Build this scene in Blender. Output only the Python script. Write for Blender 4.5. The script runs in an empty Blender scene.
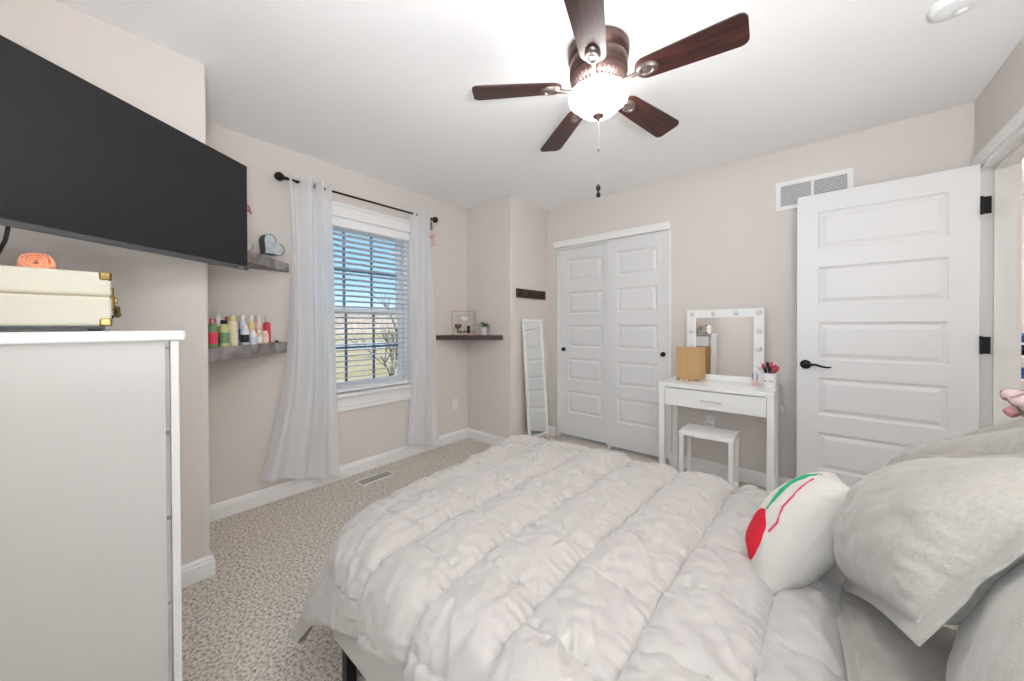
import bpy, bmesh, math, random
import numpy as np
from mathutils import Vector, Matrix, noise
random.seed(7); RNG = np.random.RandomState(11)
PI = math.pi
S = bpy.context.scene
COL = S.collection

# ------------------------------------------------------------------ camera, world, exposure
F_PX, YAW, PITCH, ROLL, Y0 = 353.604, -0.70311, -0.00754, -0.00307, 328.02
CAM = Vector((2.8156, 0.1091, 1.1972))
fw = Vector((math.sin(YAW)*math.cos(PITCH), math.cos(YAW)*math.cos(PITCH), math.sin(PITCH)))
rt = Vector((math.cos(YAW), -math.sin(YAW), 0)); up = rt.cross(fw)
rt2 = rt*math.cos(ROLL) + up*math.sin(ROLL); up2 = -rt*math.sin(ROLL) + up*math.cos(ROLL)
cd = bpy.data.cameras.new('camera'); cam = bpy.data.objects.new('camera', cd); COL.objects.link(cam)
cd.sensor_width = 36; cd.lens = F_PX/1024*36; cd.shift_y = (Y0-340.5)/1024; cd.clip_start = .02
M = Matrix.Identity(4)
for i in range(3):
    M[i][0] = rt2[i]; M[i][1] = up2[i]; M[i][2] = -fw[i]; M[i][3] = CAM[i]
cam.matrix_world = M
S.camera = cam
S.view_settings.view_transform = 'Standard'; S.view_settings.look = 'None'
S.view_settings.gamma = 1; S.view_settings.exposure = 0.46
S.view_settings.use_curve_mapping = False
S.cycles.use_denoising = True
S.cycles.max_bounces = 10; S.cycles.diffuse_bounces = 6; S.cycles.sample_clamp_indirect = 12
S.cycles.transparent_max_bounces = 12

LAMP = 30.0        # the frosted bowl of the ceiling fan
W = bpy.data.worlds.new('sky'); S.world = W; W.use_nodes = True
nt = W.node_tree; nt.nodes.clear()
out = nt.nodes.new('ShaderNodeOutputWorld'); bg = nt.nodes.new('ShaderNodeBackground')
tc = nt.nodes.new('ShaderNodeTexCoord'); sp = nt.nodes.new('ShaderNodeSeparateXYZ'); rp = nt.nodes.new('ShaderNodeValToRGB')
nt.links.new(tc.outputs['Generated'], sp.inputs[0]); nt.links.new(sp.outputs['Z'], rp.inputs[0])
rp.color_ramp.elements[0].position = .0; rp.color_ramp.elements[0].color = (.55, .70, .80, 1)
rp.color_ramp.elements[1].position = .45; rp.color_ramp.elements[1].color = (.06, .20, .38, 1)
e = rp.color_ramp.elements.new(.10); e.color = (.24, .44, .58, 1)
nt.links.new(rp.outputs[0], bg.inputs[0]); bg.inputs[1].default_value = 1.5
nt.links.new(bg.outputs[0], out.inputs[0])
sd = bpy.data.lights.new('sun', 'SUN'); sd.energy = 4.0; sd.angle = .02; sd.color = (1, .95, .86)
sun = bpy.data.objects.new('sun', sd); COL.objects.link(sun)
sun.rotation_euler = Vector((-.75, -.12, -.6)).to_track_quat('-Z', 'Y').to_euler()   # comes from behind the house, onto the yard

FILL_XY = (3.33, -.08)
def area(name, loc, aim, sx, sy, power, col=(1, 1, 1)):
    l = bpy.data.lights.new(name, 'AREA'); l.shape = 'RECTANGLE'; l.size = sx; l.size_y = sy; l.energy = power; l.color = col
    o = bpy.data.objects.new(name, l); COL.objects.link(o); o.location = loc
    o.rotation_euler = (Vector(aim)-Vector(loc)).to_track_quat('-Z', 'Y').to_euler(); return o
area('rear_fill', (2.75, -.42, 1.45), (2.4, 3, 1.5), 1.15, 1.3, 13, (.93, .97, 1))      # added fill light at the invented window behind the camera
area('hall_fill', (4.85, 2.6, 1.7), (3.5, 2.3, .9), .9, 1.2, 8, (1, .98, .95))              # unseen fill light added in the hall
area('fill_lamp_light', (FILL_XY[0], FILL_XY[1], 1.02), (FILL_XY[0], FILL_XY[1]+.0, 2.5), .2, .2, 44, (.97, .985, 1))  # inside the fill lamp's bowl, added unseen to brighten the room

# ------------------------------------------------------------------ materials
def mat(name, col, rough=.6, metal=0, spec=.3, bump=None, mix=None, coat=0, sheen=0, emit=None, wood=None, sub=0):
    m = bpy.data.materials.new(name); m.use_nodes = True
    t = m.node_tree; b = t.nodes['Principled BSDF']
    b.inputs['Base Color'].default_value = (*col, 1); b.inputs['Roughness'].default_value = rough
    b.inputs['Metallic'].default_value = metal; b.inputs['Specular IOR Level'].default_value = spec
    b.inputs['Coat Weight'].default_value = coat; b.inputs['Sheen Weight'].default_value = sheen
    tcn = t.nodes.new('ShaderNodeTexCoord')
    if emit: b.inputs['Emission Color'].default_value = (*emit[0], 1); b.inputs['Emission Strength'].default_value = emit[1]
    if mix:      # (colour2, scale, detail, low, high, stretch)
        c2, sc, det, lo, hi, st = mix
        mp = t.nodes.new('ShaderNodeMapping'); mp.inputs['Scale'].default_value = st
        n = t.nodes.new('ShaderNodeTexNoise'); n.inputs['Scale'].default_value = sc; n.inputs['Detail'].default_value = det
        r = t.nodes.new('ShaderNodeValToRGB')
        r.color_ramp.elements[0].position = lo; r.color_ramp.elements[0].color = (*col, 1)
        r.color_ramp.elements[1].position = hi; r.color_ramp.elements[1].color = (*c2, 1)
        t.links.new(tcn.outputs['Object'], mp.inputs[0]); t.links.new(mp.outputs[0], n.inputs[0])
        t.links.new(n.outputs[0], r.inputs[0]); t.links.new(r.outputs[0], b.inputs['Base Color'])
    if bump:     # (scale, strength, distance, stretch)
        sc, stg, dist, st = bump
        mp = t.nodes.new('ShaderNodeMapping'); mp.inputs['Scale'].default_value = st
        n = t.nodes.new('ShaderNodeTexNoise'); n.inputs['Scale'].default_value = sc; n.inputs['Detail'].default_value = 4
        bp = t.nodes.new('ShaderNodeBump'); bp.inputs['Strength'].default_value = stg; bp.inputs['Distance'].default_value = dist
        t.links.new(tcn.outputs['Object'], mp.inputs[0]); t.links.new(mp.outputs[0], n.inputs[0])
        t.links.new(n.outputs[0], bp.inputs['Height']); t.links.new(bp.outputs[0], b.inputs['Normal'])
    return m
I3 = (1, 1, 1)
WALL = mat('greige wall paint', (.70, .655, .62), .75, spec=.2, bump=(220, .12, .002, I3))
CEIL = mat('white ceiling paint', (.94, .94, .945), .85, spec=.1, bump=(120, .15, .002, I3))
TRIM = mat('white trim paint', (.84, .84, .835), .35, spec=.4)
DOORM = mat('white door paint', (.745, .75, .755), .38, spec=.4)
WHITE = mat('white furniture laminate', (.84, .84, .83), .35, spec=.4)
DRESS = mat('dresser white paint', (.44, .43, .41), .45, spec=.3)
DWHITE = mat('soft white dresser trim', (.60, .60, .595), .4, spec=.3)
BLACK = mat('black metal', (.012, .011, .011), .35, metal=.3)
BLACKP = mat('black plastic', (.02, .02, .02), .4)
VINYL = mat('white vinyl', (.85, .86, .87), .4)
SCREEN = mat('dark matte screen', (.018, .018, .019), .42, spec=.22)
BEZEL = mat('tv bezel', (.03, .03, .033), .35)
BRONZE = mat('brushed bronze', (.16, .10, .085), .38, metal=.65, mix=((.09, .05, .045), 9, 3, .35, .65, I3))
NICKEL = mat('brushed pewter', (.42, .37, .35), .35, metal=.8)
PEWTER = mat('dark pewter', (.20, .16, .15), .4, metal=.8)
BRASS = mat('aged brass', (.26, .18, .07), .35, metal=.8, mix=((.12, .08, .03), 60, 3, .4, .6, I3))
LINEN = mat('natural linen', (.345, .322, .285), .9, spec=.1, sheen=.3, mix=((.385, .362, .322), 110, 4, .35, .65, (1, 3, 1.3)), bump=(420, .5, .002, (1, 1, 1)))
SHAM = mat('linen flange', (.50, .48, .45), .9, spec=.1, sheen=.2, bump=(400, .4, .002, I3))
COTTON = mat('off white cotton', (.58, .55, .505), .85, spec=.1, sheen=.2, bump=(300, .3, .001, I3))
SATIN = mat('satin sheet', (.48, .45, .41), .32, spec=.5, sheen=.2)
QUILT = mat('cream comforter cotton', (.43, .402, .378), .62, spec=.25, sheen=.35, bump=(46, .35, .006, (1, 1, 1)))
UPHOL = mat('oatmeal upholstery', (.56, .545, .51), .9, bump=(500, .5, .001, I3))
TULIP = mat('red embroidery', (.62, .01, .03), .8, bump=(400, .6, .001, I3))
STEM = mat('green embroidery', (.02, .36, .17), .8, bump=(400, .6, .001, I3))
PINKT = mat('dark pink thread', (.55, .05, .12), .8)
SUITC = mat('cream vinyl cloth', (.53, .51, .43), .7, bump=(600, .5, .001, I3), mix=((.48, .46, .38), 300, 2, .3, .7, I3))
ROSE = mat('peach wax', (.85, .38, .24), .5, sub=.2)
GLASSM = mat('mirror glass', (.93, .94, .94), .0, metal=1)
KRAFT = mat('kraft cardboard', (.52, .34, .17), .85, bump=(200, .3, .001, I3))
GREY = mat('galvanised grey', (.10, .13, .15), .6, metal=.2)
GREYL = mat('washed grey', (.42, .47, .50), .7, mix=((.55, .60, .63), 30, 4, .4, .6, I3))
PINK = mat('pink petals', (.80, .42, .46), .8)
PALEP = mat('pale pink petals', (.82, .64, .63), .8)
GREEN = mat('green leaves', (.06, .17, .05), .6)
CERAM = mat('white ceramic', (.85, .85, .84), .2, spec=.5)

def woodmat(name, dark, light, scale=3.0, axis='X', rough=.45, dist=6):
    m = bpy.data.materials.new(name); m.use_nodes = True; t = m.node_tree; b = t.nodes['Principled BSDF']
    tcn = t.nodes.new('ShaderNodeTexCoord'); mp = t.nodes.new('ShaderNodeMapping')
    mp.inputs['Scale'].default_value = {'X': (1, 12, 12), 'Y': (12, 1, 12), 'Z': (12, 12, 1)}[axis]
    n = t.nodes.new('ShaderNodeTexNoise'); n.inputs['Scale'].default_value = scale; n.inputs['Detail'].default_value = 8; n.inputs['Distortion'].default_value = 1.2
    r = t.nodes.new('ShaderNodeValToRGB'); r.color_ramp.elements[0].position = .36; r.color_ramp.elements[1].position = .64
    r.color_ramp.elements[0].color = (*dark, 1); r.color_ramp.elements[1].color = (*light, 1)
    bp = t.nodes.new('ShaderNodeBump'); bp.inputs['Strength'].default_value = .2; bp.inputs['Distance'].default_value = .002
    t.links.new(tcn.outputs['Object'], mp.inputs[0]); t.links.new(mp.outputs[0], n.inputs[0]); t.links.new(n.outputs[0], r.inputs[0])
    t.links.new(r.outputs[0], b.inputs['Base Color']); t.links.new(n.outputs[0], bp.inputs['Height']); t.links.new(bp.outputs[0], b.inputs['Normal'])
    b.inputs['Roughness'].default_value = rough
    return m
WALNUT = woodmat('dark walnut', (.022, .006, .005), (.085, .022, .017), 2.2, 'X', .4)
GREYW = woodmat('weathered grey wood', (.15, .13, .125), (.36, .335, .325), .8, 'X', .7)
DARKW = woodmat('dark stained wood', (.018, .008, .006), (.06, .025, .018), 3, 'Y', .5)
REDW = woodmat('warm brown wood', (.10, .04, .028), (.20, .085, .06), 3, 'X', .5)

def carpet_mat():
    m = bpy.data.materials.new('speckled carpet'); m.use_nodes = True; t = m.node_tree; b = t.nodes['Principled BSDF']
    b.inputs['Roughness'].default_value = .95; b.inputs['Specular IOR Level'].default_value = .05
    tcn = t.nodes.new('ShaderNodeTexCoord')
    n = t.nodes.new('ShaderNodeTexNoise'); n.inputs['Scale'].default_value = 80; n.inputs['Detail'].default_value = 6; n.inputs['Roughness'].default_value = .8
    r = t.nodes.new('ShaderNodeValToRGB'); cr = r.color_ramp
    cr.elements[0].position = .34; cr.elements[0].color = (.07, .05, .04, 1)
    cr.elements[1].position = .66; cr.elements[1].color = (.95, .90, .83, 1)
    e = cr.elements.new(.44); e.color = (.46, .395, .34, 1)
    e = cr.elements.new(.52); e.color = (.78, .71, .64, 1)
    n2 = t.nodes.new('ShaderNodeTexNoise'); n2.inputs['Scale'].default_value = 5; n2.inputs['Detail'].default_value = 3
    mx = t.nodes.new('ShaderNodeMix'); mx.data_type = 'RGBA'; mx.blend_type = 'MULTIPLY'; mx.inputs[0].default_value = .10
    bp = t.nodes.new('ShaderNodeBump'); bp.inputs['Strength'].default_value = .8; bp.inputs['Distance'].default_value = .008
    t.links.new(tcn.outputs['Object'], n.inputs[0]); t.links.new(tcn.outputs['Object'], n2.inputs[0])
    t.links.new(n.outputs[0], r.inputs[0]); t.links.new(r.outputs[0], mx.inputs[6]); t.links.new(n2.outputs[0], mx.inputs[7])
    t.links.new(mx.outputs[2], b.inputs['Base Color']); t.links.new(n.outputs[0], bp.inputs['Height']); t.links.new(bp.outputs[0], b.inputs['Normal'])
    return m
CARPET = carpet_mat()

def cloth_sheer():
    m = bpy.data.materials.new('sheer white curtain'); m.use_nodes = True; t = m.node_tree; t.nodes.clear()
    o = t.nodes.new('ShaderNodeOutputMaterial'); d = t.nodes.new('ShaderNodeBsdfDiffuse'); tr = t.nodes.new('ShaderNodeBsdfTranslucent')
    tp = t.nodes.new('ShaderNodeBsdfTransparent'); m1 = t.nodes.new('ShaderNodeMixShader'); m2 = t.nodes.new('ShaderNodeMixShader')
    d.inputs[0].default_value = (.93, .93, .94, 1); tr.inputs[0].default_value = (.93, .94, .96, 1)
    m1.inputs[0].default_value = .42; m2.inputs[0].default_value = .10
    t.links.new(d.outputs[0], m1.inputs[1]); t.links.new(tr.outputs[0], m1.inputs[2])
    t.links.new(m1.outputs[0], m2.inputs[1]); t.links.new(tp.outputs[0], m2.inputs[2]); t.links.new(m2.outputs[0], o.inputs[0])
    return m
SHEER = cloth_sheer()
def window_glass():
    m = bpy.data.materials.new('window glass'); m.use_nodes = True; t = m.node_tree; t.nodes.clear()
    o = t.nodes.new('ShaderNodeOutputMaterial'); g = t.nodes.new('ShaderNodeBsdfGlossy'); tp = t.nodes.new('ShaderNodeBsdfTransparent')
    mx = t.nodes.new('ShaderNodeMixShader'); g.inputs['Roughness'].default_value = .02; mx.inputs[0].default_value = .05
    t.links.new(tp.outputs[0], mx.inputs[1]); t.links.new(g.outputs[0], mx.inputs[2]); t.links.new(mx.outputs[0], o.inputs[0])
    return m
WGLASS = window_glass()
def emis(name, col, s):
    m = bpy.data.materials.new(name); m.use_nodes = True; t = m.node_tree; t.nodes.clear()
    o = t.nodes.new('ShaderNodeOutputMaterial'); g = t.nodes.new('ShaderNodeEmission')
    g.inputs[0].default_value = (*col, 1); g.inputs[1].default_value = s; t.links.new(g.outputs[0], o.inputs[0]); return m

# ------------------------------------------------------------------ mesh helpers
class MB:
    def __init__(s): s.v = []; s.f = []; s.smooth = False
    def frame_x(s, x0, x1, y0, y1, z0, z1, ws, wb, wt, bev=0):
        # rectangular frame in the yz plane without overlapping pieces: side stiles ws wide, bottom rail wb, top rail wt
        s.box(x0, y0, z0, x1, y0+ws, z1, bev).box(x0, y1-ws, z0, x1, y1, z1, bev)
        if wb: s.box(x0, y0+ws, z0, x1, y1-ws, z0+wb)
        if wt: s.box(x0, y0+ws, z1-wt, x1, y1-ws, z1)
        return s
    def add(s, vs, fs):
        o = len(s.v); s.v += [tuple(v) for v in vs]; s.f += [tuple(o+i for i in f) for f in fs]; return s
    def box(s, x0, y0, z0, x1, y1, z1, bev=0):
        if bev:
            bm = bmesh.new(); bmesh.ops.create_cube(bm, size=1)
            for v in bm.verts: v.co = Vector(((x0+x1)/2+v.co.x*(x1-x0), (y0+y1)/2+v.co.y*(y1-y0), (z0+z1)/2+v.co.z*(z1-z0)))
            bmesh.ops.bevel(bm, geom=bm.edges[:], offset=bev, segments=2, profile=.5, affect='EDGES')
            bm.verts.index_update(); s.add([v.co[:] for v in bm.verts], [[v.index for v in f.verts] for f in bm.faces]); bm.free(); return s
        P = [(x, y, z) for z in (z0, z1) for y in (y0, y1) for x in (x0, x1)]
        return s.add(P, [(0, 2, 3, 1), (4, 5, 7, 6), (0, 1, 5, 4), (2, 6, 7, 3), (0, 4, 6, 2), (1, 3, 7, 5)])
    def beam(s, a, b, w, h, upv=(0, 0, 1)):
        a = Vector(a); b = Vector(b); d = (b-a).normalized(); r = d.cross(Vector(upv))
        if r.length < 1e-4: r = d.cross(Vector((1, 0, 0)))
        r.normalize(); u = r.cross(d)
        P = [p+r*(i*w/2)+u*(j*h/2) for p in (a, b) for j in (-1, 1) for i in (-1, 1)]
        return s.add(P, [(0, 1, 3, 2), (4, 6, 7, 5), (0, 4, 5, 1), (2, 3, 7, 6), (0, 2, 6, 4), (1, 5, 7, 3)])
    def tube(s, pts, r, n=8, caps=True):
        pts = [Vector(p) for p in pts]; rs = r if isinstance(r, (list, tuple)) else [r]*len(pts)
        vs = []; fs = []; pr = None
        for i, p in enumerate(pts):
            d = (pts[min(i+1, len(pts)-1)]-pts[max(i-1, 0)]).normalized()
            if pr is None:
                pr = d.cross(Vector((0, 0, 1)));
                if pr.length < 1e-3: pr = d.cross(Vector((1, 0, 0)))
            pr = (pr-d*pr.dot(d)).normalized(); q = d.cross(pr)
            for k in range(n): a = 2*PI*k/n; vs.append(p+(pr*math.cos(a)+q*math.sin(a))*rs[i])
        for i in range(len(pts)-1):
            for k in range(n): fs.append((i*n+k, i*n+(k+1) % n, (i+1)*n+(k+1) % n, (i+1)*n+k))
        if caps: fs.append(tuple(range(n-1, -1, -1))); fs.append(tuple((len(pts)-1)*n+k for k in range(n)))
        return s.add(vs, fs)
    def lathe(s, prof, c=(0, 0, 0), n=32, axis='z', caps=True):
        vs = []; fs = []
        for r, z in prof:
            for k in range(n):
                a = 2*PI*k/n; p = (r*math.cos(a), r*math.sin(a), z)
                if axis == 'x': p = (p[2], p[0], p[1])
                if axis == 'y': p = (p[1], p[2], p[0])
                vs.append((c[0]+p[0], c[1]+p[1], c[2]+p[2]))
        m = len(prof)
        for i in range(m-1):
            for k in range(n): fs.append((i*n+k, i*n+(k+1) % n, (i+1)*n+(k+1) % n, (i+1)*n+k))
        if caps:
            if prof[0][0] > 1e-5: fs.append(tuple(range(n-1, -1, -1)))
            if prof[-1][0] > 1e-5: fs.append(tuple((m-1)*n+k for k in range(n)))
        return s.add(vs, fs)
    def sphere(s, c, r, n=16, sc=(1, 1, 1)):
        prof = [(max(1e-6, math.sin(PI*i/(n//2))), -math.cos(PI*i/(n//2))) for i in range(n//2+1)]
        o = len(s.v); s.lathe(prof, (0, 0, 0), n, caps=False)
        for i in range(o, len(s.v)):
            v = s.v[i]; s.v[i] = (c[0]+v[0]*r*sc[0], c[1]+v[1]*r*sc[1], c[2]+v[2]*r*sc[2])
        return s
    def prism(s, poly, z0, z1):     # polygon in xy, counter clockwise
        n = len(poly); P = [(x, y, z0) for x, y in poly]+[(x, y, z1) for x, y in poly]
        return s.add(P, [tuple(range(n-1, -1, -1)), tuple(range(n, 2*n))]+[(i, (i+1) % n, n+(i+1) % n, n+i) for i in range(n)])
    def grid(s, G, closed_u=False):        # G: array (a,b,3)
        a, b = G.shape[:2]; fs = []
        for i in range(a-1+(1 if closed_u else 0)):
            for j in range(b-1): k = (i+1) % a; fs.append((i*b+j, k*b+j, k*b+j+1, i*b+j+1))
        return s.add(G.reshape(-1, 3).tolist(), fs)
    def xf(s, mtx):
        s.v = [tuple(mtx @ Vector(v)) for v in s.v]; return s
    def build(s, name, m, parent=None, smooth=False, auto=None):
        me = bpy.data.meshes.new(name); me.from_pydata(s.v, [], s.f); me.validate()
        bm = bmesh.new(); bm.from_mesh(me); bmesh.ops.remove_doubles(bm, verts=bm.verts, dist=1e-6); bmesh.ops.recalc_face_normals(bm, faces=bm.faces)
        bm.to_mesh(me); bm.free()
        o = bpy.data.objects.new(name, me); COL.objects.link(o)
        for mm in (m if isinstance(m, (list, tuple)) else [m]): me.materials.append(mm)
        if smooth or auto:
            me.polygons.foreach_set('use_smooth', [True]*len(me.polygons))
            if auto is not None:
                bm = bmesh.new(); bm.from_mesh(me)
                for e in bm.edges:
                    if len(e.link_faces) == 2 and e.calc_face_angle(0) > math.radians(auto): e.smooth = False
                bm.to_mesh(me); bm.free()
        if parent: 
            o.parent = parent; o.location = -parent.location if False else (0, 0, 0)
        return o
def tag(o, label=None, cat=None, group=None, kind=None):
    if label: o['label'] = label
    if cat: o['category'] = cat
    if group: o['group'] = group
    if kind: o['kind'] = kind
    return o
def thing(name, label, cat, loc=(0, 0, 0), rotz=0, group=None, rot=None):
    o = bpy.data.objects.new(name, None); COL.objects.link(o); o.empty_display_size = .1
    o.location = loc; o.rotation_euler = rot or (0, 0, rotz)
    return tag(o, label, cat, group)
def struct(name, mb, m, parent=None, **k):
    o = mb.build(name, m, parent, **k)
    if not parent: o['kind'] = 'structure'
    return o
def dup(root, loc, rotz=None, label=None, group=None):
    r = root.copy(); COL.objects.link(r); r.location = loc
    if rotz is not None: r.rotation_euler = (0, 0, rotz)
    if label: r['label'] = label
    if group: r['group'] = group
    for ch in list(root.children):
        c = ch.copy(); COL.objects.link(c); c.parent = r
        for g in ch.children:
            d = g.copy(); COL.objects.link(d); d.parent = c
    return r
class VN:       # numpy value noise
    def __init__(s, seed, n=256): s.t = np.random.RandomState(seed).rand(n, n)*2-1; s.n = n
    def __call__(s, x, y):
        xi = np.floor(x).astype(int); yi = np.floor(y).astype(int); fx = x-xi; fy = y-yi
        fx = fx*fx*(3-2*fx); fy = fy*fy*(3-2*fy); n = s.n; t = s.t
        a = t[xi % n, yi % n]; b = t[(xi+1) % n, yi % n]; c = t[xi % n, (yi+1) % n]; d = t[(xi+1) % n, (yi+1) % n]
        return (a*(1-fx)+b*fx)*(1-fy)+(c*(1-fx)+d*fx)*fy
V1, V2, V3, V4 = VN(1), VN(2), VN(3), VN(4)

# ------------------------------------------------------------------ room shell
H = 2.44; XC = .613; YC = .461; YD = 2.687; YB = 3.303; XR = 3.509; YN = -.25; T = .12
WY0, WY1, WZ0, WZ1 = 1.11, 2.0, .66, 2.05           # window opening
DY0, DY1, DZ = 2.455, 3.235, 2.05                      # bedroom doorway in the right wall
struct('floor', MB().box(-.2, -.37, -.1, 5.3, 6.3, 0), CARPET)
struct('ceiling', MB().box(-.2, -.45, H, 5.3, 6.3, H+.1), CEIL)
w = MB()
w.box(-.15, YC-.05, 0, 0, WY0, H).box(-.15, WY1, 0, 0, YD+.05, H).box(-.15, WY0, 0, 0, WY1, WZ0).box(-.15, WY0, WZ1, 0, WY1, H)
struct('wall_left', w, WALL)
def rounded_block(x0, y0, x1, y1, corner, r=.012):
    # a wall block whose one room corner is a bullnose
    cx, cy, sx, sy = corner
    pts = []
    for (x, y) in ((x0, y0), (x1, y0), (x1, y1), (x0, y1)):
        if abs(x-cx) < 1e-6 and abs(y-cy) < 1e-6:
            a0 = math.atan2(sy, sx)
            arc = []
            for k in range(7):
                a = a0 - PI/4 + k*PI/12
                arc.append((cx-sx*r+r*math.cos(a), cy-sy*r+r*math.sin(a)))
            pts += arc
        else: pts.append((x, y))
    return MB().prism(pts, 0, H)
struct('wall_left_near', rounded_block(-.15, -.4, XC, YC, (XC, YC, 1, 1)), WALL, auto=40)
struct('wall_left_far', rounded_block(-.15, YD, .619, YB+.12, (.619, YD, 1, -1)), WALL, auto=40)
CX0, CX1, CZ = .735, 1.885, 2.035                    # closet opening
w = MB().box(.60, YB, 0, CX0, YB+.12, H).box(CX1, YB, 0, XR+T, YB+.12, H).box(CX0, YB, CZ, CX1, YB+.12, H)
w.box(CX0-.05, YB+.6, 0, CX1+.05, YB+.66, H)
struct('wall_back', w, WALL)
w = MB().box(XR, -.4, 0, XR+T, DY0, H).box(XR, DY1, 0, XR+T, YB+.12, H).box(XR, DY0, DZ, XR+T, DY1, H)
struct('wall_right', w, WALL)
wf = MB().box(-.15, YN-.12, 0, 2.2, YN, H).box(3.3, YN-.12, 0, XR+T, YN, H).box(2.2, YN-.12, 0, 3.3, YN, .8).box(2.2, YN-.12, 2.05, 3.3, YN, H)
struct('wall_front', wf, WALL)
wr_ = thing('added_window', None, None, (0, 0, 0)); wr_['kind'] = 'structure'  # unseen window, added to let fill light in from behind
MB().box(2.2, YN-.1, .8, 2.25, YN-.05, 2.05).box(3.25, YN-.1, .8, 3.3, YN-.05, 2.05).box(2.25, YN-.1, .8, 3.25, YN-.05, .85).box(2.25, YN-.1, 2.0, 3.25, YN-.05, 2.05).box(2.25, YN-.095, 1.4, 3.25, YN-.055, 1.45).build('window_frame', VINYL, wr_)
MB().box(2.13, YN, .73, 2.1995, YN+.018, 2.12).box(3.3005, YN, .73, 3.37, YN+.018, 2.12).box(2.2, YN, 2.05, 3.3, YN+.018, 2.12).box(2.2, YN, .73, 3.3, YN+.03, .8).build('casing', TRIM, wr_)
w = MB().box(4.9, 1.4, 0, 5.0, 6.1, H).box(XR, 6.0, 0, 5.0, 6.1, H).box(XR+T, 1.4, 0, 5.0, 1.5, H).box(XR, YB+.12, 0, XR+T, 6.1, H)
struct('wall_hall', w, mat('pale hall paint', (.72, .67, .63), .8))

# baseboards: profiled, run along a path with the room on the left-hand side
def baseboard(name, pts, h=.10, d=.015):
    prof = [(0, 0), (d, 0), (d, h*.72), (d*.75, h*.80), (d*.75, h*.86), (d*.3, h*.97), (0, h)]
    P = [Vector((p[0], p[1])) for p in pts]; n = len(P); mb = MB(); rings = []
    for i in range(n):
        d0 = (P[i]-P[i-1]).normalized() if i else (P[1]-P[0]).normalized()
        d1 = (P[i+1]-P[i]).normalized() if i < n-1 else d0
        n0 = Vector((-d0.y, d0.x)); n1 = Vector((-d1.y, d1.x)); m = (n0+n1); m = m/ (m.length_squared/2) if m.length > 1e-6 else n0
        rings.append([(P[i].x+m.x*a, P[i].y+m.y*a, z) for a, z in prof])
    k = len(prof); vs = [v for r in rings for v in r]; fs = []
    for i in range(n-1):
        for j in range(k): fs.append((i*k+j, i*k+(j+1) % k, (i+1)*k+(j+1) % k, (i+1)*k+j))
    fs.append(tuple(range(k))); fs.append(tuple((n-1)*k+j for j in range(k)))
    return struct(name, mb.add(vs, fs), TRIM)
# room lies to the left when walking clockwise seen from above reversed, so list the points accordingly
baseboard('baseboard_left', [(CX0-.02, YB), (.619, YB), (.619, YD), (0, YD), (0, YC), (XC, YC), (XC, YN), (XR, YN), (XR, DY0-.07)])
baseboard('baseboard_back', [(XR, DY1+.075), (XR, YB), (CX1+.012, YB)])

# closet opening trim
trim = MB().box(.712, YB-.02, 2.018, 1.897, YB+.02, 2.083, .003)
struct('trim_1', trim, TRIM)
trim = MB().box(CX1-.004, YB-.006, 0, CX1+.012, YB+.12, 2.02).box(CX0-.004, YB+.0, 0, CX0+.002, YB+.12, 2.03).box(CX0, YB+.03, 2.0, CX1, YB+.115, 2.036)
struct('trim_2', trim, TRIM)
# doorway jambs, stops and casing on the right wall
t3 = MB()
t3.frame_x(XR-.004, XR+T+.004, DY0, DY1, 0, DZ, .02, 0, .02)
t3.frame_x(XR+.045, XR+.085, DY0+.0205, DY1-.0205, 0, DZ-.0205, .0145, 0, .0145)
struct('trim_3', t3, TRIM)
def casing(x0, x1, step):
    m = MB(); a = .075
    for i, (o, i_, dx) in enumerate(((.0, .075, step*.6), (.018, .058, step))):
        lo, hi = sorted((x0, x0-dx if step > 0 else x0-dx))
        e_ = .008-i*.003
        m.frame_x(lo, hi, DY0-.067+o, DY1+.067-o, 0, DZ+.067-o, .067-o+e_, 0, .067-o+e_)
    return m
struct('trim_4', casing(XR, 0, .02), TRIM)
struct('trim_5', casing(XR+T, 0, -.02), TRIM)

# ------------------------------------------------------------------ panelled doors
def door_panel(w, h, t, bottom=.24, top=.119, side=.105, gap=.113, n=5, front=-1):
    """door slab in local x 0..w, z 0..h, front face at y=0 (toward -y), back at y=t, raised panels both sides"""
    ph = (h-bottom-top-gap*(n-1))/n; m = MB()
    xs = [0, side, w-side, w]; zs = [0, bottom]
    for i in range(n): zs += [zs[-1]+ph] + ([zs[-1]+ph+gap] if i < n-1 else [])
    zs.append(h)
    for s_, y in ((1, 0.0), (-1, t)):
        for a in range(3):
            for b in range(len(zs)-1):
                x0, x1, z0, z1 = xs[a], xs[a+1], zs[b], zs[b+1]
                if a == 1 and b % 2 == 1:
                    rings = []
                    for ins, dep in ((0, 0), (.006, .007), (.014, .010), (.020, .010), (.042, .002), (.050, .002)):
                        yy = y+s_*dep
                        rings.append([(x0+ins, yy, z0+ins), (x1-ins, yy, z0+ins), (x1-ins, yy, z1-ins), (x0+ins, yy, z1-ins)])
                    vs = [v for r in rings for v in r]; fs = []
                    for r in range(len(rings)-1):
                        for k in range(4): fs.append((r*4+k, r*4+(k+1) % 4, r*4+4+(k+1) % 4, r*4+4+k))
                    fs.append(tuple(len(rings)*4-4+k for k in range(4))); m.add(vs, fs)
                else: m.add([(x0, y, z0), (x1, y, z0), (x1, y, z1), (x0, y, z1)], [(0, 1, 2, 3)])
    # edges (subdivided to match)
    for x in (0, w):
        for b in range(len(zs)-1): m.add([(x, 0, zs[b]), (x, t, zs[b]), (x, t, zs[b+1]), (x, 0, zs[b+1])], [(0, 1, 2, 3)])
    for z in (0, h):
        for a in range(3): m.add([(xs[a], 0, z), (xs[a+1], 0, z), (xs[a+1], t, z), (xs[a], t, z)], [(0, 1, 2, 3)])
    return m
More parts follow.
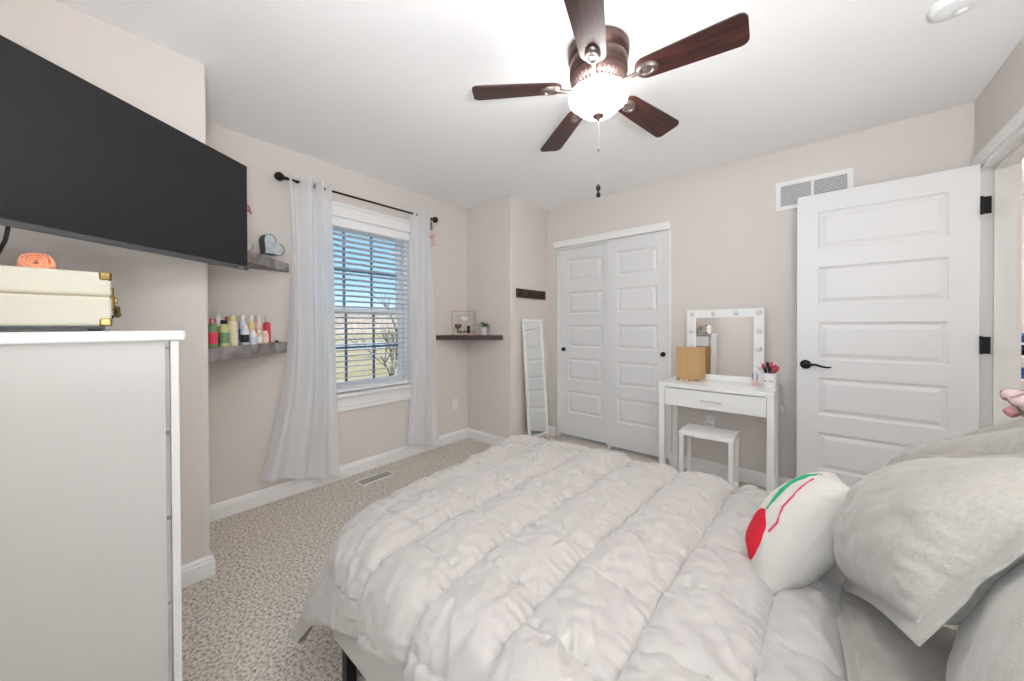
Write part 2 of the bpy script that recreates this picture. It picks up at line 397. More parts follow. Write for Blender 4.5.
# bedroom door, open flat against the back wall
d1 = thing('door_1', None, None, (2.741, 3.135, 0)); d1['kind'] = 'structure'
door_panel(.752, 2.022, .035).xf(Matrix.Translation((0, 0, .018))).build('door_panel', DOORM, d1)
def lever(parent, ysign, y):
    m = MB(); m.lathe([(.0, -.0), (.027, -.0), (.030, .004), (.028, .009), (.012, .013), (.010, .045), (.0, .045)], (0, 0, 0), 24, 'y')
    m.tube([(0, .042, 0), (.02, .047, .002), (.05, .047, .004), (.08, .046, -.006), (.105, .045, -.010), (.125, .046, -.006)], [.010, .010, .008, .007, .006, .004], 10)
    o = m.xf(Matrix.Translation((.045, y, .935)) @ Matrix.Diagonal((1, ysign, 1, 1))).build('door_handle', BLACK, parent, auto=40)
    return o
lever(d1, -1, 0.0)
MB().box(-.0015, .008, .90, .004, .027, .965).build('latch_plate', BLACK, d1)
for z in (1.775, 1.04, .22):
    m = MB().box(.752, -.002, z, .788, .001, z+.09, .0).lathe([(0, -.0), (.006, 0), (.006, .095), (0, .095)], (.756, -.005, z-.002), 12)
    m.xf(Matrix.Translation((0, 0, 0)))
    m.build('hinge', BLACK, d1)
# closet sliding doors
for i, (x0, x1, y) in enumerate(((CX0+.003, 1.33, YB+.062), (1.302, CX1-.005, YB+.018))):
    d = thing('door_%d' % (i+2), None, None, (x0, y, 0)); d['kind'] = 'structure'
    wd = x1-x0
    door_panel(wd, 1.985, .033, side=.10).xf(Matrix.Translation((0, 0, .03))).build('door_panel', DOORM, d)
    kx = .05 if i == 0 else wd-.055
    MB().lathe([(0, .0), (.020, .0), (.022, -.003), (.012, -.006), (.010, -.014), (.018, -.02), (.018, -.027), (.0, -.030)], (kx, 0, .94), 20, 'y').build('door_knob', BLACK, d, smooth=True)
tag(MB().box(1.315, YB+.015, 0, 1.335, YB+.045, .035, .003).build('floor_guide', VINYL), 'small white floor guide between the sliding closet doors', 'door guide')

# ------------------------------------------------------------------ window
win = thing('window_1', None, None, (0, 0, 0)); win['kind'] = 'structure'
fr = MB(); xo, xi = -.135, -.075
fr.frame_x(xo-.01, xi+.02, WY0+.0125, WY1-.0125, WZ0, WZ1-.0125, .033, .04, .033)
fr.build('window_frame', VINYL, win)
ret = MB().frame_x(-.149, -.0005, WY0-.001, WY1+.001, WZ0+.0045, WZ1+.001, .013, 0, .013)
ret.build('jamb_liner', TRIM, win)
MUNT = mat('shade tinted grille', (.12, .18, .26), .5)  # blue-grey puts the muntins' backlit shade into the colour
ZM = 1.315
for nm, z0, z1, xa, xb in (('upper_sash', ZM-.022, WZ1-.04, -.130, -.105), ('lower_sash', WZ0+.035, ZM+.022, -.100, -.075)):
    sh = MB(); a, b = WY0+.045, WY1-.045; k = .042
    sh.frame_x(xa, xb, a, b, z0, z1, k, k+.006, k)
    s_ = sh.build(nm, VINYL, win)
    mu = MB(); xm = (xa+xb)/2
    for q in (1/3, 2/3): yy = a+k+(b-a-2*k)*q; mu.box(xm-.005, yy-.009, z0+k, xm+.005, yy+.009, z1-k)
    zz = (z0+z1)/2+.003; mu.box(xm-.0045, a+k, zz-.009, xm+.0045, b-k, zz+.009)
    mu.build('muntin', MUNT, s_)
    MB().box(xm-.0015, a+k-.002, z0+k-.002, xm+.0015, b-k+.002, z1-k+.002).build('pane', WGLASS, s_)
cs = MB(); c = .065
cs.box(0, WY0-c, WZ0+.0045, .018, WY0+.004, WZ1-.0045, .003).box(0, WY1-.004, WZ0+.0045, .018, WY1+c, WZ1-.0045, .003)
cs.box(0, WY0-c-.005, WZ1-.004, .022, WY1+c+.005, WZ1+.085, .003).box(0, WY0-c-.012, WZ1+.08, .03, WY1+c+.012, WZ1+.10, .003)
cs.build('casing', TRIM, win)
MB().box(-.08, WY0-c-.012, WZ0-.022, .045, WY1+c+.012, WZ0+.004, .004).build('window_sill', TRIM, win)
MB().box(0, WY0-c, WZ0-.135, .018, WY1+c, WZ0-.02, .004).box(0.001, WY0-c-.001, WZ0-.10, .022, WY1+c+.001, WZ0-.085, .003).build('apron', TRIM, win)

bl = thing('window_blind', 'white horizontal slat blind lowered over the double hung window', 'blind', (-.035, (WY0+WY1)/2, WZ1))
y0, y1 = -(WY1-WY0)/2+.016, (WY1-WY0)/2-.016
MB().box(-.028, y0, -.058, .026, y1, -.013, .003).box(.024, y0-.002, -.075, .033, y1+.002, -.012, .003).build('headrail', VINYL, bl)
sl = MB(); zt = -.085; ns = 29; zb = -(WZ1-WZ0)+.035; pit = (zt-zb)/ns; tilt = math.radians(13)
for i in range(ns):
    z = zt-pit*i
    pr = [(-.024, 0), (-.012, .0022), (0, .003), (.012, .0022), (.024, 0)]
    P = []; 
    for th in (0, -.0026):
        for (px, pz) in pr:
            X = px*math.cos(tilt)-pz*math.sin(tilt); Z = px*math.sin(tilt)+pz*math.cos(tilt)+th
            P += [(X, y0, z+Z), (X, y1, z+Z)]
    fs = []
    for k in range(4): fs += [(k*2, k*2+1, k*2+3, k*2+2), (10+k*2, 10+k*2+2, 10+k*2+3, 10+k*2+1)]
    fs += [(0, 10, 11, 1), (8, 9, 19, 18)]
    sl.add(P, fs)
SLAT = mat('blind slat', (.72, .76, .82), .5)  # blue tint puts the white slats' shade into their colour
sl.build('slats', SLAT, bl, auto=50)
MB().box(-.025, y0, zb-.022, .025, y1, zb-.002, .003).build('bottom_rail', VINYL, bl)
co = MB()
for yy in (y0+.12, 0.02, y1-.12):
    for xx in (-.026, .026): co.tube([(xx, yy, -.05), (xx, yy, zb)], .0009, 5)
co.build('ladder_cord', VINYL, bl)

# ------------------------------------------------------------------ curtains and rod
rod = thing('curtain_rod', 'black curtain rod with round finials above the window', 'curtain rod', (.09, 1.56, 2.2))
MB().tube([(0, -.61, 0), (0, .61, 0)], .008, 12).build('rod', BLACK, rod, auto=40)
for s_ in (-1, 1):
    MB().lathe([(.0, 0), (.012, 0), (.012, .012), (.009, .016), (.024, .03), (.030, .048), (.024, .066), (.012, .076), (0, .078)], (0, 0, 0), 20, 'y').xf(Matrix.Translation((0, s_*.595, 0)) @ Matrix.Diagonal((1, s_, 1, 1))).build('finial', BLACK, rod, smooth=True)
    MB().lathe([(0, 0), (.022, 0), (.022, .006), (.009, .01), (.009, .085), (0, .085)], (-.09, s_*.53, 0), 16, 'x').build('bracket', BLACK, rod, auto=40)
def curtain(name, label, top, bot, ztop, zbot, folds, seed, rings=True, flare=0):
    """top/bot = (y0,y1) at rod and at hem; x about .09"""
    nu, nv = 140, 90; vn = VN(seed)
    u = np.linspace(0, 1, nu)[:, None]*np.ones((1, nv)); v = np.linspace(0, 1, nv)[None, :]*np.ones((nu, 1))
    q = v**3
    ya = top[0]+(bot[0]-top[0])*q-flare*np.maximum(0, v-.7)**2+.03*np.sin(v*PI); yb = top[1]+(bot[1]-top[1])*(v**.9)
    uu = u+.03*np.sin(2*PI*u*1.5+seed+v*1.2)
    y = ya+(yb-ya)*uu
    amp = .036-.008*v
    ph = 2*PI*folds*(u+.05*vn(u*3, v*2+5))
    x = .09+amp*np.sin(ph+.5*vn(u*0+3, v*3))+.006*vn(u*9, v*7)-.02*v
    x = np.maximum(x, .04)+.045*np.clip((u-.22)/.08, 0, 1)*np.exp(-v*9)
    zbv = zbot[0]+(zbot[1]-zbot[0])*u
    z = ztop+(zbv-ztop)*v+.003*vn(u*20, v*3)
    G = np.stack([x, y-top[0], z-ztop], -1); G[..., 0] -= .09
    o = thing(name, label, 'curtain', (.09, top[0], ztop))
    c_ = MB().grid(G).build('cloth', SHEER, o, smooth=True)
    # heading band, hem and side seam
    hem = G[:, -7:, :].copy(); hem[..., 0] += .0025
    MB().grid(hem).build('hem', SHEER, c_, smooth=True)
    return o, G, (top[0], ztop)
cl, GL, _ = curtain('curtain', 'long white sheer curtain hanging left of the window with a flared hem', (.965, 1.235), (.835, 1.295), 2.235, (.185, .055), 3, 3, flare=.18)
cr_, GR, _ = curtain('curtain', 'narrow white sheer curtain bunched at the right side of the window', (1.945, 2.125), (1.915, 2.235), 2.235, (.135, .05), 3, 9)
def grommets(par, G, ids):
    for i in ids:
        m = MB(); p = G[i, 1]; m.lathe([(.014, -.003), (.021, -.003), (.021, .003), (.014, .003), (.014, -.003)], (p[0]*.2, p[1], -.036), 18, 'y', caps=False)
        m.build('grommet', NICKEL, par)
grommets(cl, GL, (12, 48, 84, 120)); grommets(cr_, GR, (20, 70, 120))
# embroidered vine on the left curtain, modelled as thread and beads
def on(G, u, v, off=.008):
    i = min(int(u*(G.shape[0]-1)), G.shape[0]-1); j = min(int(v*(G.shape[1]-1)), G.shape[1]-1); p = G[i, j]; return (p[0]+off+.09, p[1]+.965, p[2]+2.235)
pts = [on(GL, .24+.10*math.sin(k*.55)+.03*math.sin(k*1.9), k/150, .012) for k in range(4, 96)]
st = thing('stitched_vine', 'thin stitched vine trailing down the left curtain', 'stitched vine', pts[0])
MB().tube([(Vector(p)-Vector(pts[0])) for p in pts], .0006, 5).build('wire', CERAM, st)
for p in pts[::5]: MB().sphere(Vector(p)-Vector(pts[0]), .003, 8).build('bulb', CERAM, st)  # unlit beads for the stitches of the vine
# dried flowers on the right finial
df = thing('dried_bouquet', 'small pink dried bouquet hanging from the right rod end', 'flowers', (.09, 2.16, 2.19))
m = MB()
for k in range(10):
    a = random.uniform(-.03, .03); b = random.uniform(-.02, .02); m.tube([(0, 0, 0), (b*.5, a*.5, -.08), (b, a, -.17)], .0015, 5)
m.build('stems', REDW, df)
m = MB()
for k in range(26):
    z = -random.uniform(.10, .24); m.sphere((random.uniform(-.025, .03), random.uniform(-.035, .035), z), random.uniform(.008, .016), 8)
m.build('petals', PALEP, df, smooth=True)

# ------------------------------------------------------------------ ceiling fan
FX, FY = 2.077, 1.588
fan = thing('ceiling_fan', 'flush mount ceiling fan with five dark wood blades and glass bowl light', 'ceiling fan', (FX, FY, H))
FB = -.166
MB().lathe([(0, 0), (.130, 0), (.134, -.006), (.134, -.045), (.124, -.054), (.120, -.060), (.124, -.066), (.128, -.080), (.126, -.095), (.122, -.105), (.128, -.112), (.123, -.121), (.128, -.129), (.121, -.138), (.124, -.150), (.110, -.170), (.088, -.185), (.0, -.187)], n=48).build('motor_housing', BRONZE, fan, auto=50)
m = MB()
for k in range(36):
    a = 2*PI*k/36; ca, sa = math.cos(a), math.sin(a); m.beam((ca*.113, sa*.113, -.163), (ca*.09, sa*.09, -.188), .006, .006)
m.lathe([(.088, -.185), (.095, -.188), (.092, -.194), (.07, -.198), (.07, -.205), (.0, -.205)], n=40)
m.build('vent_ring', PEWTER, fan, auto=40)
MB().lathe([(0, -.203), (.062, -.203), (.066, -.215), (.060, -.222), (.098, -.228), (.098, -.236), (.03, -.240), (.012, -.25), (.012, -.33), (0, -.332)], n=40).build('light_fitter', BRONZE, fan, auto=40)
BOWL = emis('lit frosted glass', (1, .985, .97), LAMP)
MB().lathe([(.137, -.236), (.139, -.240), (.141, -.250), (.137, -.264), (.122, -.276), (.112, -.284), (.100, -.300), (.078, -.318), (.048, -.330), (.0, -.334)], n=48, caps=False).build('glass_bowl', BOWL, fan, smooth=True)
MB().lathe([(0, -.328), (.026, -.330), (.026, -.336), (.014, -.342), (.010, -.350), (.006, -.356), (0, -.358)], n=24).build('finial', BRONZE, fan, auto=40)
def chain(z0, z1, x, y):
    m = MB(); n = int((z0-z1)/.006)
    m.tube([(x, y, z0), (x, y, z1)], .0008, 6)
    return m
pc = chain(-.35, -.655, 0, 0).build('pull_chain', NICKEL, fan)
MB().lathe([(0, -.638), (.004, -.640), (.011, -.656), (.009, -.668), (.004, -.672), (.004, -.676), (.010, -.688), (.008, -.698), (0, -.702)], n=16).build('pull_fob', BLACK, pc, smooth=True)
MB().lathe([(0, -.48), (.004, -.483), (.004, -.490), (0, -.493)], n=10).build('chain_connector', BLACK, pc, smooth=True)
def blade():
    # outline along +x from .165 to .565
    L0, L1 = .165, .568; pts = []
    def halfw(x):
        t = (x-L0)/(L1-L0); return .048+.020*t**.8
    xs = np.concatenate([L0+.05*(1-np.cos(np.linspace(0, PI/2, 10))), np.linspace(L0+.06, L1-.035, 10), L1-.03*(1-np.sin(np.linspace(0, PI/2, 10)))]); top = []
    for x in xs:
        hw = halfw(x)
        rr = .03
        if x < L0+.05: hw = halfw(L0+.05)*math.sqrt(max(0, 1-((L0+.05-x)/.05)**2))*.999+.0001
        if x > L1-rr: hw = hw-rr+math.sqrt(max(0, rr*rr-(x-(L1-rr))**2))
        top.append((x, hw))
    poly = [(x, -h) for x, h in top]+[(x, h) for x, h in reversed(top)]
    return MB().prism(poly, 0, .007)
def bracket():
    m = MB()
    m.tube([(.075, 0, -.012), (.12, 0, -.016), (.15, 0, -.012), (.19, 0, -.006)], [.012, .009, .008, .012], 10)
    return m
def medallion():
    m = MB().lathe([(0, -.013), (.014, -.012), (.018, -.010), (.021, -.014), (.030, -.014), (.036, -.008), (.038, 0), (0, 0)], (0, 0, 0), 28)
    m.xf(Matrix.Translation((.215, 0, 0)) @ Matrix.Diagonal((1.25, .85, 1, 1))); return m
BA = 3.0
for k in range(5):
    a = math.radians(BA+72*k)
    R = Matrix.Translation((0, 0, FB)) @ Matrix.Rotation(a, 4, 'Z') @ Matrix.Rotation(math.radians(2.5), 4, 'Y') @ Matrix.Rotation(math.radians(-11), 4, 'X')
    b = blade().build('blade', WALNUT, fan, auto=40); b.matrix_local = R
    c_ = bracket().build('blade_bracket', PEWTER, b, auto=40)
    medallion().build('medallion', PEWTER, c_, auto=40)
for ch in fan.children:
    if ch.name.split('.')[0] in ('glass_bowl', 'finial', 'light_fitter', 'pull_chain'):
        ch.location.z += .036
        if ch.name.startswith('glass_bowl'): ch.scale = (.93, .93, .93); ch.location.z -= .020
for ch in fan.children:
    if ch.name.split('.')[0] in ('motor_housing', 'vent_ring'): ch.scale = (1, 1, .9)
# smoke detector
sm = thing('smoke_detector', 'round white smoke detector on the ceiling', 'smoke detector', (3.236, 2.262, H))
MB().lathe([(0, 0), (.068, 0), (.070, -.010), (.066, -.020), (.060, -.030), (.040, -.036), (.0, -.037)], n=40).build('body', VINYL, sm, auto=35)
MB().lathe([(0, -.036), (.014, -.036), (.013, -.041), (0, -.042)], (.02, .02, 0), n=20).build('test_button', CERAM, sm, auto=35)

# ------------------------------------------------------------------ vents, outlets
v = thing('wall_vent', 'white two panel return air vent high on the back wall', 'vent', (2.817, YB, 2.112))
m = MB().box(-.202, -.012, -.101, .202, 0, -.073).box(-.202, -.012, .073, .202, 0, .101).box(-.202, -.012, -.073, -.174, 0, .073).box(.174, -.012, -.073, .202, 0, .073).box(-.008, -.011, -.08, .008, 0, .08)
m.build('frame', TRIM, v)
m = MB()
for i in range(15):
    z = -.067+i*.0098
    m.add([(-.175, -.009, z-.003), (.175, -.009, z-.003), (.175, -.001, z+.005), (-.175, -.001, z+.005), (-.175, -.008, z-.0042), (.175, -.008, z-.0042), (.175, 0, z+.0038), (-.175, 0, z+.0038)], [(0, 1, 2, 3), (4, 7, 6, 5), (0, 4, 5, 1), (2, 6, 7, 3)])
m.build('louvres', TRIM, v)
MB().box(-.175, -.001, -.075, .175, .0, .075).build('backing', mat('vent shadow box', (.10, .10, .11), .8), v)
v = thing('floor_register', 'white floor register in the carpet below the window', 'vent', (.205, 1.525, 0))
m = MB().box(-.056, -.14, 0, -.044, .14, .006).box(.044, -.14, 0, .056, .14, .006).box(-.044, -.14, 0, .044, -.128, .006).box(-.044, .128, 0, .044, .14, .006)
m.build('frame', TRIM, v)
m = MB()
for i in range(24): yy = -.122+i*.0106; m.box(-.044, yy, .0005, .044, yy+.004, .005)
m.box(-.002, -.13, .0005, .002, .13, .0055).build('grille', mat('register grille', (.55, .54, .50), .5), v)
MB().box(-.044, -.13, .0002, .044, .13, .001).build('backing', BLACKP, v)
def outlet(name, label, loc, rz):
    o = thing(name, label, 'outlet', loc, rz)   # faces local -y
    MB().box(-.035, -.006, -.057, .035, 0, .057, .002).build('cover_plate', CERAM, o)
    for z in (-.027, .012):
        r_ = MB().box(-.016, -.009, z, .016, -.005, z+.028, .002).build('receptacle', VINYL, o)
        for x in (-.007, .005): MB().box(x, -.0095, z+.013, x+.002, -.0085, z+.021).build('slot', BLACKP, r_)
    return o
outlet('wall_outlet', 'white outlet below the corner shelf near the window', (0, 2.514, .385), PI/2)
vo = outlet('wall_outlet', 'white outlet behind the vanity stool with a plug adapter', (2.20, YB, .41), 0)
MB().box(-.036, -.042, -.022, .036, -.008, .022, .004).build('plug_adapter', CERAM, vo)
for x in (-.02, -.012, .006, .014): MB().box(x, -.043, -.008, x+.003, -.0415, .004).build('slot', BLACKP, vo)

# ------------------------------------------------------------------ corner shelves
def corner_shelf(label, corner, lx, ly, z0, z1, m_, m_edge=None):
    cx, cy = corner; sy = 1 if ly > 0 else -1
    o = thing('corner_shelf', label, 'shelf', (cx, cy, z0))
    poly = [(0, 0), (lx, 0), (0, ly)] if sy > 0 else [(0, 0), (0, ly), (lx, 0)]
    b = bmesh.new()
    MB().prism(poly, 0, z1-z0).build('board', m_, o)
    return o
GREYW2 = woodmat('weathered grey wood diagonal', (.11, .095, .09), (.29, .265, .255), 1.6, 'X', .7)
corner_shelf('upper grey weathered wood corner shelf behind the television', (.001, YC+.001), .55, .535, 1.575, 1.635, GREYW)
corner_shelf('lower grey weathered wood corner shelf holding perfume bottles', (.001, YC+.001), .55, .535, 1.017, 1.087, GREYW)
cs_ = corner_shelf('dark wood corner shelf with a plant beside the window', (.001, YD-.001), .515, -.412, 1.056, 1.10, DARKW)
MB().prism([(0.0, 0), (0, -.405), (.508, 0)], .044, .0455).build('shelf_top', REDW, cs_)

# bottles on the lower left shelf (placed along the diagonal front)
def shelf_pt(t, back, z):     # t 0 at the near wall end .. 1 at window wall end of the diagonal edge
    a = Vector((.55, YC)); b = Vector((.0, YC+.535)); p = a.lerp(b, t); n = Vector((-.535, -.55)).normalized()
    p = p+n*back; return (p.x, p.y, z)
ZS = 1.0875
bodies = {}
def bottle(kind, h, r, body, cap, label, cat, loc, liquid=None):
    o = thing('lotion_bottle' if kind != 'spray' else 'mist_bottle', label, cat, loc, random.uniform(0, 2), group='toiletries on the lower corner shelf')
    if kind == 'pump':
        MB().lathe([(0, 0), (r*.93, 0), (r, .004), (r, h*.66), (r*.9, h*.71), (r*.35, h*.76), (r*.35, h*.80), (0, h*.80)], n=20).build('bottle_body', body, o, auto=40)
        m = MB().lathe([(0, h*.79), (r*.42, h*.79), (r*.42, h*.86), (r*.15, h*.87), (r*.15, h*.95), (r*.36, h*.955), (r*.33, h), (0, h)], n=16); m.box(0, -.004, h*.965, r*.95, .004, h*.995)
        m.build('pump', cap, o, auto=40)
    elif kind == 'spray':
        MB().lathe([(0, 0), (r*.95, 0), (r, .003), (r, h*.70), (r*.8, h*.755), (r*.45, h*.775), (r*.45, h*.79), (0, h*.79)], n=20).build('bottle_body', body, o, auto=40)
        MB().lathe([(0, h*.785), (r*.62, h*.785), (r*.62, h*.985), (r*.55, h), (0, h)], n=18).build('cap', cap, o, auto=40)
    else:
        MB().lathe([(0, 0), (r*.95, 0), (r, .004), (r, h*.72), (r*.75, h*.82), (r*.55, h*.84), (0, h*.84)], n=20).build('bottle_body', body, o, auto=40)
        MB().lathe([(0, h*.835), (r*.65, h*.835), (r*.6, h*.99), (0, h)], n=18).build('cap', cap, o, auto=40)
    if liquid:
        MB().lathe([(r*1.01, h*.12), (r*1.015, h*.14), (r*1.015, h*.5), (r*1.01, h*.52)], n=20, caps=False).build('paper_label', liquid, o, auto=40)
    return o
def pl(c, r=.3): return mat('plastic %.2f %.2f %.2f' % c, c, r)
CLEAR = mat('pale clear plastic', (.70, .66, .62), .15, spec=.6)
c1 = pl((.16, .28, .14)); c2 = pl((.52, .58, .28)); c3 = pl((.78, .68, .48)); c4 = pl((.80, .45, .30)); c5 = pl((.66, .74, .86)); c6 = pl((.10, .25, .55)); c7 = pl((.78, .62, .30)); c8 = pl((.70, .06, .10)); c9 = pl((.80, .60, .50)); c10 = pl((.35, .10, .12)); c11 = pl((.02, .02, .02)); c12 = pl((.86, .86, .86)); c13 = pl((.75, .50, .42))
spec = [
 ('flip', .150, .022, c1, c10, c8, .15, .05, 'green bottle with red label at the left end of the lower shelf'),
 ('pump', .205, .023, c12, c12, c10, .17, .13, 'tall white pump bottle at the back left of the lower shelf'),
 ('flip', .145, .024, c2, c11, c1, .25, .045, 'lime green bottle with dark cap on the lower shelf'),
 ('flip', .165, .026, c3, c7, c3, .345, .05, 'cream lotion bottle with tan cap on the lower shelf'),
 ('pump', .200, .022, c12, c12, c10, .36, .13, 'second white pump bottle behind the cream lotion bottle'),
 ('spray', .165, .021, CLEAR, c10, c13, .435, .12, 'clear mist bottle with dark cap behind the cream bottle'),
 ('flip', .115, .021, c5, c12, c11, .475, .045, 'short pale blue bottle with dark label band on the lower shelf'),
 ('spray', .175, .020, CLEAR, c12, c9, .51, .13, 'mist bottle with peach label behind the short bottles'),
 ('flip', .085, .021, c12, c12, c5, .55, .035, 'small white jar bottle at the front of the lower shelf'),
 ('spray', .178, .020, c5, c12, c6, .585, .11, 'mist bottle with blue label in the middle of the lower shelf'),
 ('spray', .178, .020, c7, c12, c7, .65, .09, 'mist bottle with golden label on the lower shelf'),
 ('spray', .178, .020, c9, CLEAR, c4, .71, .075, 'mist bottle with coral label left of the red one'),
 ('spray', .175, .021, c8, CLEAR, c8, .785, .055, 'red mist bottle at the right end of the bottle row'),
 ('flip', .085, .020, c9, c12, c12, .63, .035, 'small pale pink bottle before the blue label mist'),
 ('flip', .080, .020, c13, c12, c9, .70, .03, 'small peach bottle before the golden label mist'),
]
for kind, h, r, body, cap, lab, t_, bk, label in spec:
    bottle(kind, h, r, body, cap, label, 'bottle', shelf_pt(t_, bk, ZS), lab)
tag(MB().box(-.014, -.009, 0, .014, .009, .013, .003).xf(Matrix.Translation(shelf_pt(.87, .03, ZS))).build('lip_balm', BLACKP), 'small black item at the right end of the lower shelf', 'cosmetic')

# heart tin, small white heart and a pink letter on the upper left shelf
def heart_pts(s, n=40):
    P = []
    for k in range(n):
        a = 2*PI*k/n; P.append((s*.0625*(16*math.sin(a)**3)/1.0, s*.0625*(13*math.cos(a)-5*math.cos(2*a)-2*math.cos(3*a)-math.cos(4*a))))
    return P
def heart_box(name, label, loc, rotz, s, dep, m_side, m_face, tiltr=0):
    o = thing(name, label, 'decoration', loc, rotz)
    P = heart_pts(s); mn = min(p[1] for p in P); P = [(x, z-mn) for x, z in P]; n = len(P)
    vs = [(x, -dep/2, z) for x, z in P]+[(x, dep/2, z) for x, z in P]
    MB().add(vs, [(i, (i+1) % n, n+(i+1) % n, n+i) for i in range(n)]+[tuple(range(n, 2*n))]).build('rim', m_side, o, auto=50)
    vs = [(x*.97, -dep/2+.006, mn*0+(z-.05)*.97+.0515) for x, z in P]
    MB().add(vs, [tuple(range(n))]).build('face', m_face, o)
    return o
hp = shelf_pt(.76, .07, 1.636)
hb = heart_box('heart_tin', 'grey heart shaped metal tin on the upper corner shelf', hp, math.radians(48), .076, .055, GREY, GREYL)
hb.rotation_euler = (0, math.radians(42), math.radians(108)); hb.location.z += .030
hb2 = heart_box('heart_tin', 'pale heart ornament half hidden by the television edge', shelf_pt(.60, .10, 1.636), math.radians(60), .042, .03, GREYL, CERAM)
lt = MB()
lt.beam((0, -.030, 0), (0, -.005, .085), .008, .016, (1, 0, 0)).beam((0, .030, 0), (0, .005, .085), .008, .016, (1, 0, 0)).beam((0, -.02, .030), (0, .02, .030), .008, .012, (1, 0, 0))
tag(lt.xf(Matrix.Translation((.006, .760, 1.933)) @ Matrix.Diagonal((1, .62, .62, 1))).build('wall_letter', mat('pink felt', (.62, .12, .22), .8)), 'pink letter A on the wall above the upper corner shelf', 'letter')

# right corner shelf things
tr = thing('wire_display_box', 'small wire display box with beads, hearts and greenery on the corner shelf', 'decoration', (.10, 2.55, 1.102), math.radians(38))
COPPER = mat('copper wire', (.45, .22, .16), .4, metal=.7)
m = MB(); bw, bd, bh = .112, .042, .235
for x in (-bw, bw):
    for y in (-bd, bd): m.beam((x, y, 0), (x, y, bh), .004, .004)
for z in (.002, bh):
    for y in (-bd, bd): m.beam((-bw, y, z), (bw, y, z), .004, .004)
    for x in (-bw, bw): m.beam((x, -bd, z), (x, bd, z), .004, .004)
m.build('wire_frame', COPPER, tr)
MB().box(-bw, -bd, 0, bw, bd, .014, .002).build('base', mat('pale birch', (.72, .62, .48), .6), tr)
m = MB()
for k in range(9): m.sphere((-.092+k*.023, -bd-.002, bh-.010-.004*math.sin(k/8*PI)), .0075, 10)
m.build('bead_string', CERAM, tr, smooth=True)
def flat_heart(c, s, dep, name, m_, par):
    P = heart_pts(s); n = len(P); vs = [(c[0]+x, c[1]-dep, c[2]+z) for x, z in P]+[(c[0]+x, c[1]+dep, c[2]+z) for x, z in P]
    MB().add(vs, [(i, (i+1) % n, n+(i+1) % n, n+i) for i in range(n)]+[tuple(range(n)), tuple(range(2*n-1, n-1, -1))]).build(name, m_, par)
flat_heart((.01, -.01, .165), .034, .004, 'white_heart', CERAM, tr)
flat_heart((-.055, -.015, .085), .036, .005, 'brown_heart', REDW, tr)
MB().lathe([(0, .014), (.018, .016), (.02, .04), (.013, .06), (.018, .075), (.014, .092), (0, .098)], (.05, -.012, 0), 14).build('figurine', DARKW, tr, smooth=True)
MB().lathe([(0, .092), (.012, .095), (.014, .11), (.008, .12), (0, .123)], (.05, -.012, 0), 14).build('figurine_head', CERAM, tr, smooth=True)
def leaf(m, base, d, L, wd, droop=.3):
    base = Vector(base); d = Vector(d).normalized(); s_ = d.cross(Vector((0, 0, 1)));
    if s_.length < 1e-3: s_ = Vector((1, 0, 0))
    s_.normalize(); G = []
    for i in range(6):
        t = i/5; p = base+d*(L*t)+Vector((0, 0, -droop*L*t*t)); ww = wd*math.sin(PI*min(1, t*.9+.08)); G.append([p-s_*ww, p+Vector((0, 0, -.15*ww)), p+s_*ww])
    m.grid(np.array([[list(q) for q in r] for r in G]))
m = MB()
for k in range(22):
    x = random.uniform(-.1, .1); y = random.uniform(-.03, .03); leaf(m, (x, y, .014), (random.uniform(-.5, .5), random.uniform(-.5, .5), 1.2), random.uniform(.03, .055), .006)
m.build('greenery', GREEN, tr)['kind'] = 'stuff'
pp = thing('potted_plant', 'little green plant in a white pot on the dark corner shelf', 'plant', (.31, 2.63, 1.102)); pp.scale = (1.3, 1.3, 1.3)
MB().lathe([(0, 0), (.020, 0), (.027, .055), (.029, .057), (.027, .060), (.024, .055), (.023, .05), (0, .05)], n=24).build('pot', CERAM, pp, auto=40)
m = MB(); stm = MB()
for k in range(15):
    a = k*2.4; r = random.uniform(.3, 1); d = (math.cos(a)*r, math.sin(a)*r, 1.1-.5*r); h = random.uniform(.02, .045)
    e = Vector(d).normalized()*h+Vector((0, 0, .05)); stm.tube([(0, 0, .048), tuple(e)], .0014, 5); leaf(m, e, (d[0], d[1], d[2]*.4), .042, .013)
m.build('leaves', GREEN, pp, smooth=True); stm.build('stems', GREEN, pp)

# key rack on the far bump wall
kr = thing('key_rack', 'dark wooden key rack with hooks on the wall above the leaning mirror', 'key rack', (.620, 3.0, 1.47))
MB().box(0, -.24, 0, .016, .24, .088, .002).build('board', DARKW, kr)
for k, yy in enumerate((-.17, -.055, .06, .175)):
    MB().lathe([(0, 0), (.012, 0), (.012, .004), (0, .005)], (.016, yy, .05), 14, 'x').tube([(.018, yy, .05), (.034, yy, .046), (.042, yy, .03), (.036, yy, .016), (.046, yy, .012)], .0035, 8).build('hook', BLACK if k % 2 else BRONZE, kr, auto=40)

# ------------------------------------------------------------------ leaning floor mirror
lm = thing('floor_mirror', 'tall narrow white framed floor mirror leaning beside the closet', 'mirror', (.735, 2.99, .004))
lean = math.atan2(.085, 1.25)
lm.rotation_euler = (0, -lean, 0)     # local z up the mirror, x out of the wall
hw, hh, fwid = .160, 1.255, .022
MB().box(-.018, -hw, 0, 0.006, -hw+fwid, hh, .002).box(-.018, hw-fwid, 0, .006, hw, hh, .002).box(-.018, -hw+fwid, hh-fwid, .006, hw-fwid, hh, .002).box(-.018, -hw+fwid, .075, .006, hw-fwid, .095, .002).build('frame', WHITE, lm)
MB().box(-.006, -hw+fwid-.002, .093, -.002, hw-fwid+.002, hh-fwid+.002).build('glass', GLASSM, lm)
MB().box(-.018, -hw+fwid, .093, -.010, hw-fwid, hh-fwid).build('backing', KRAFT, lm)

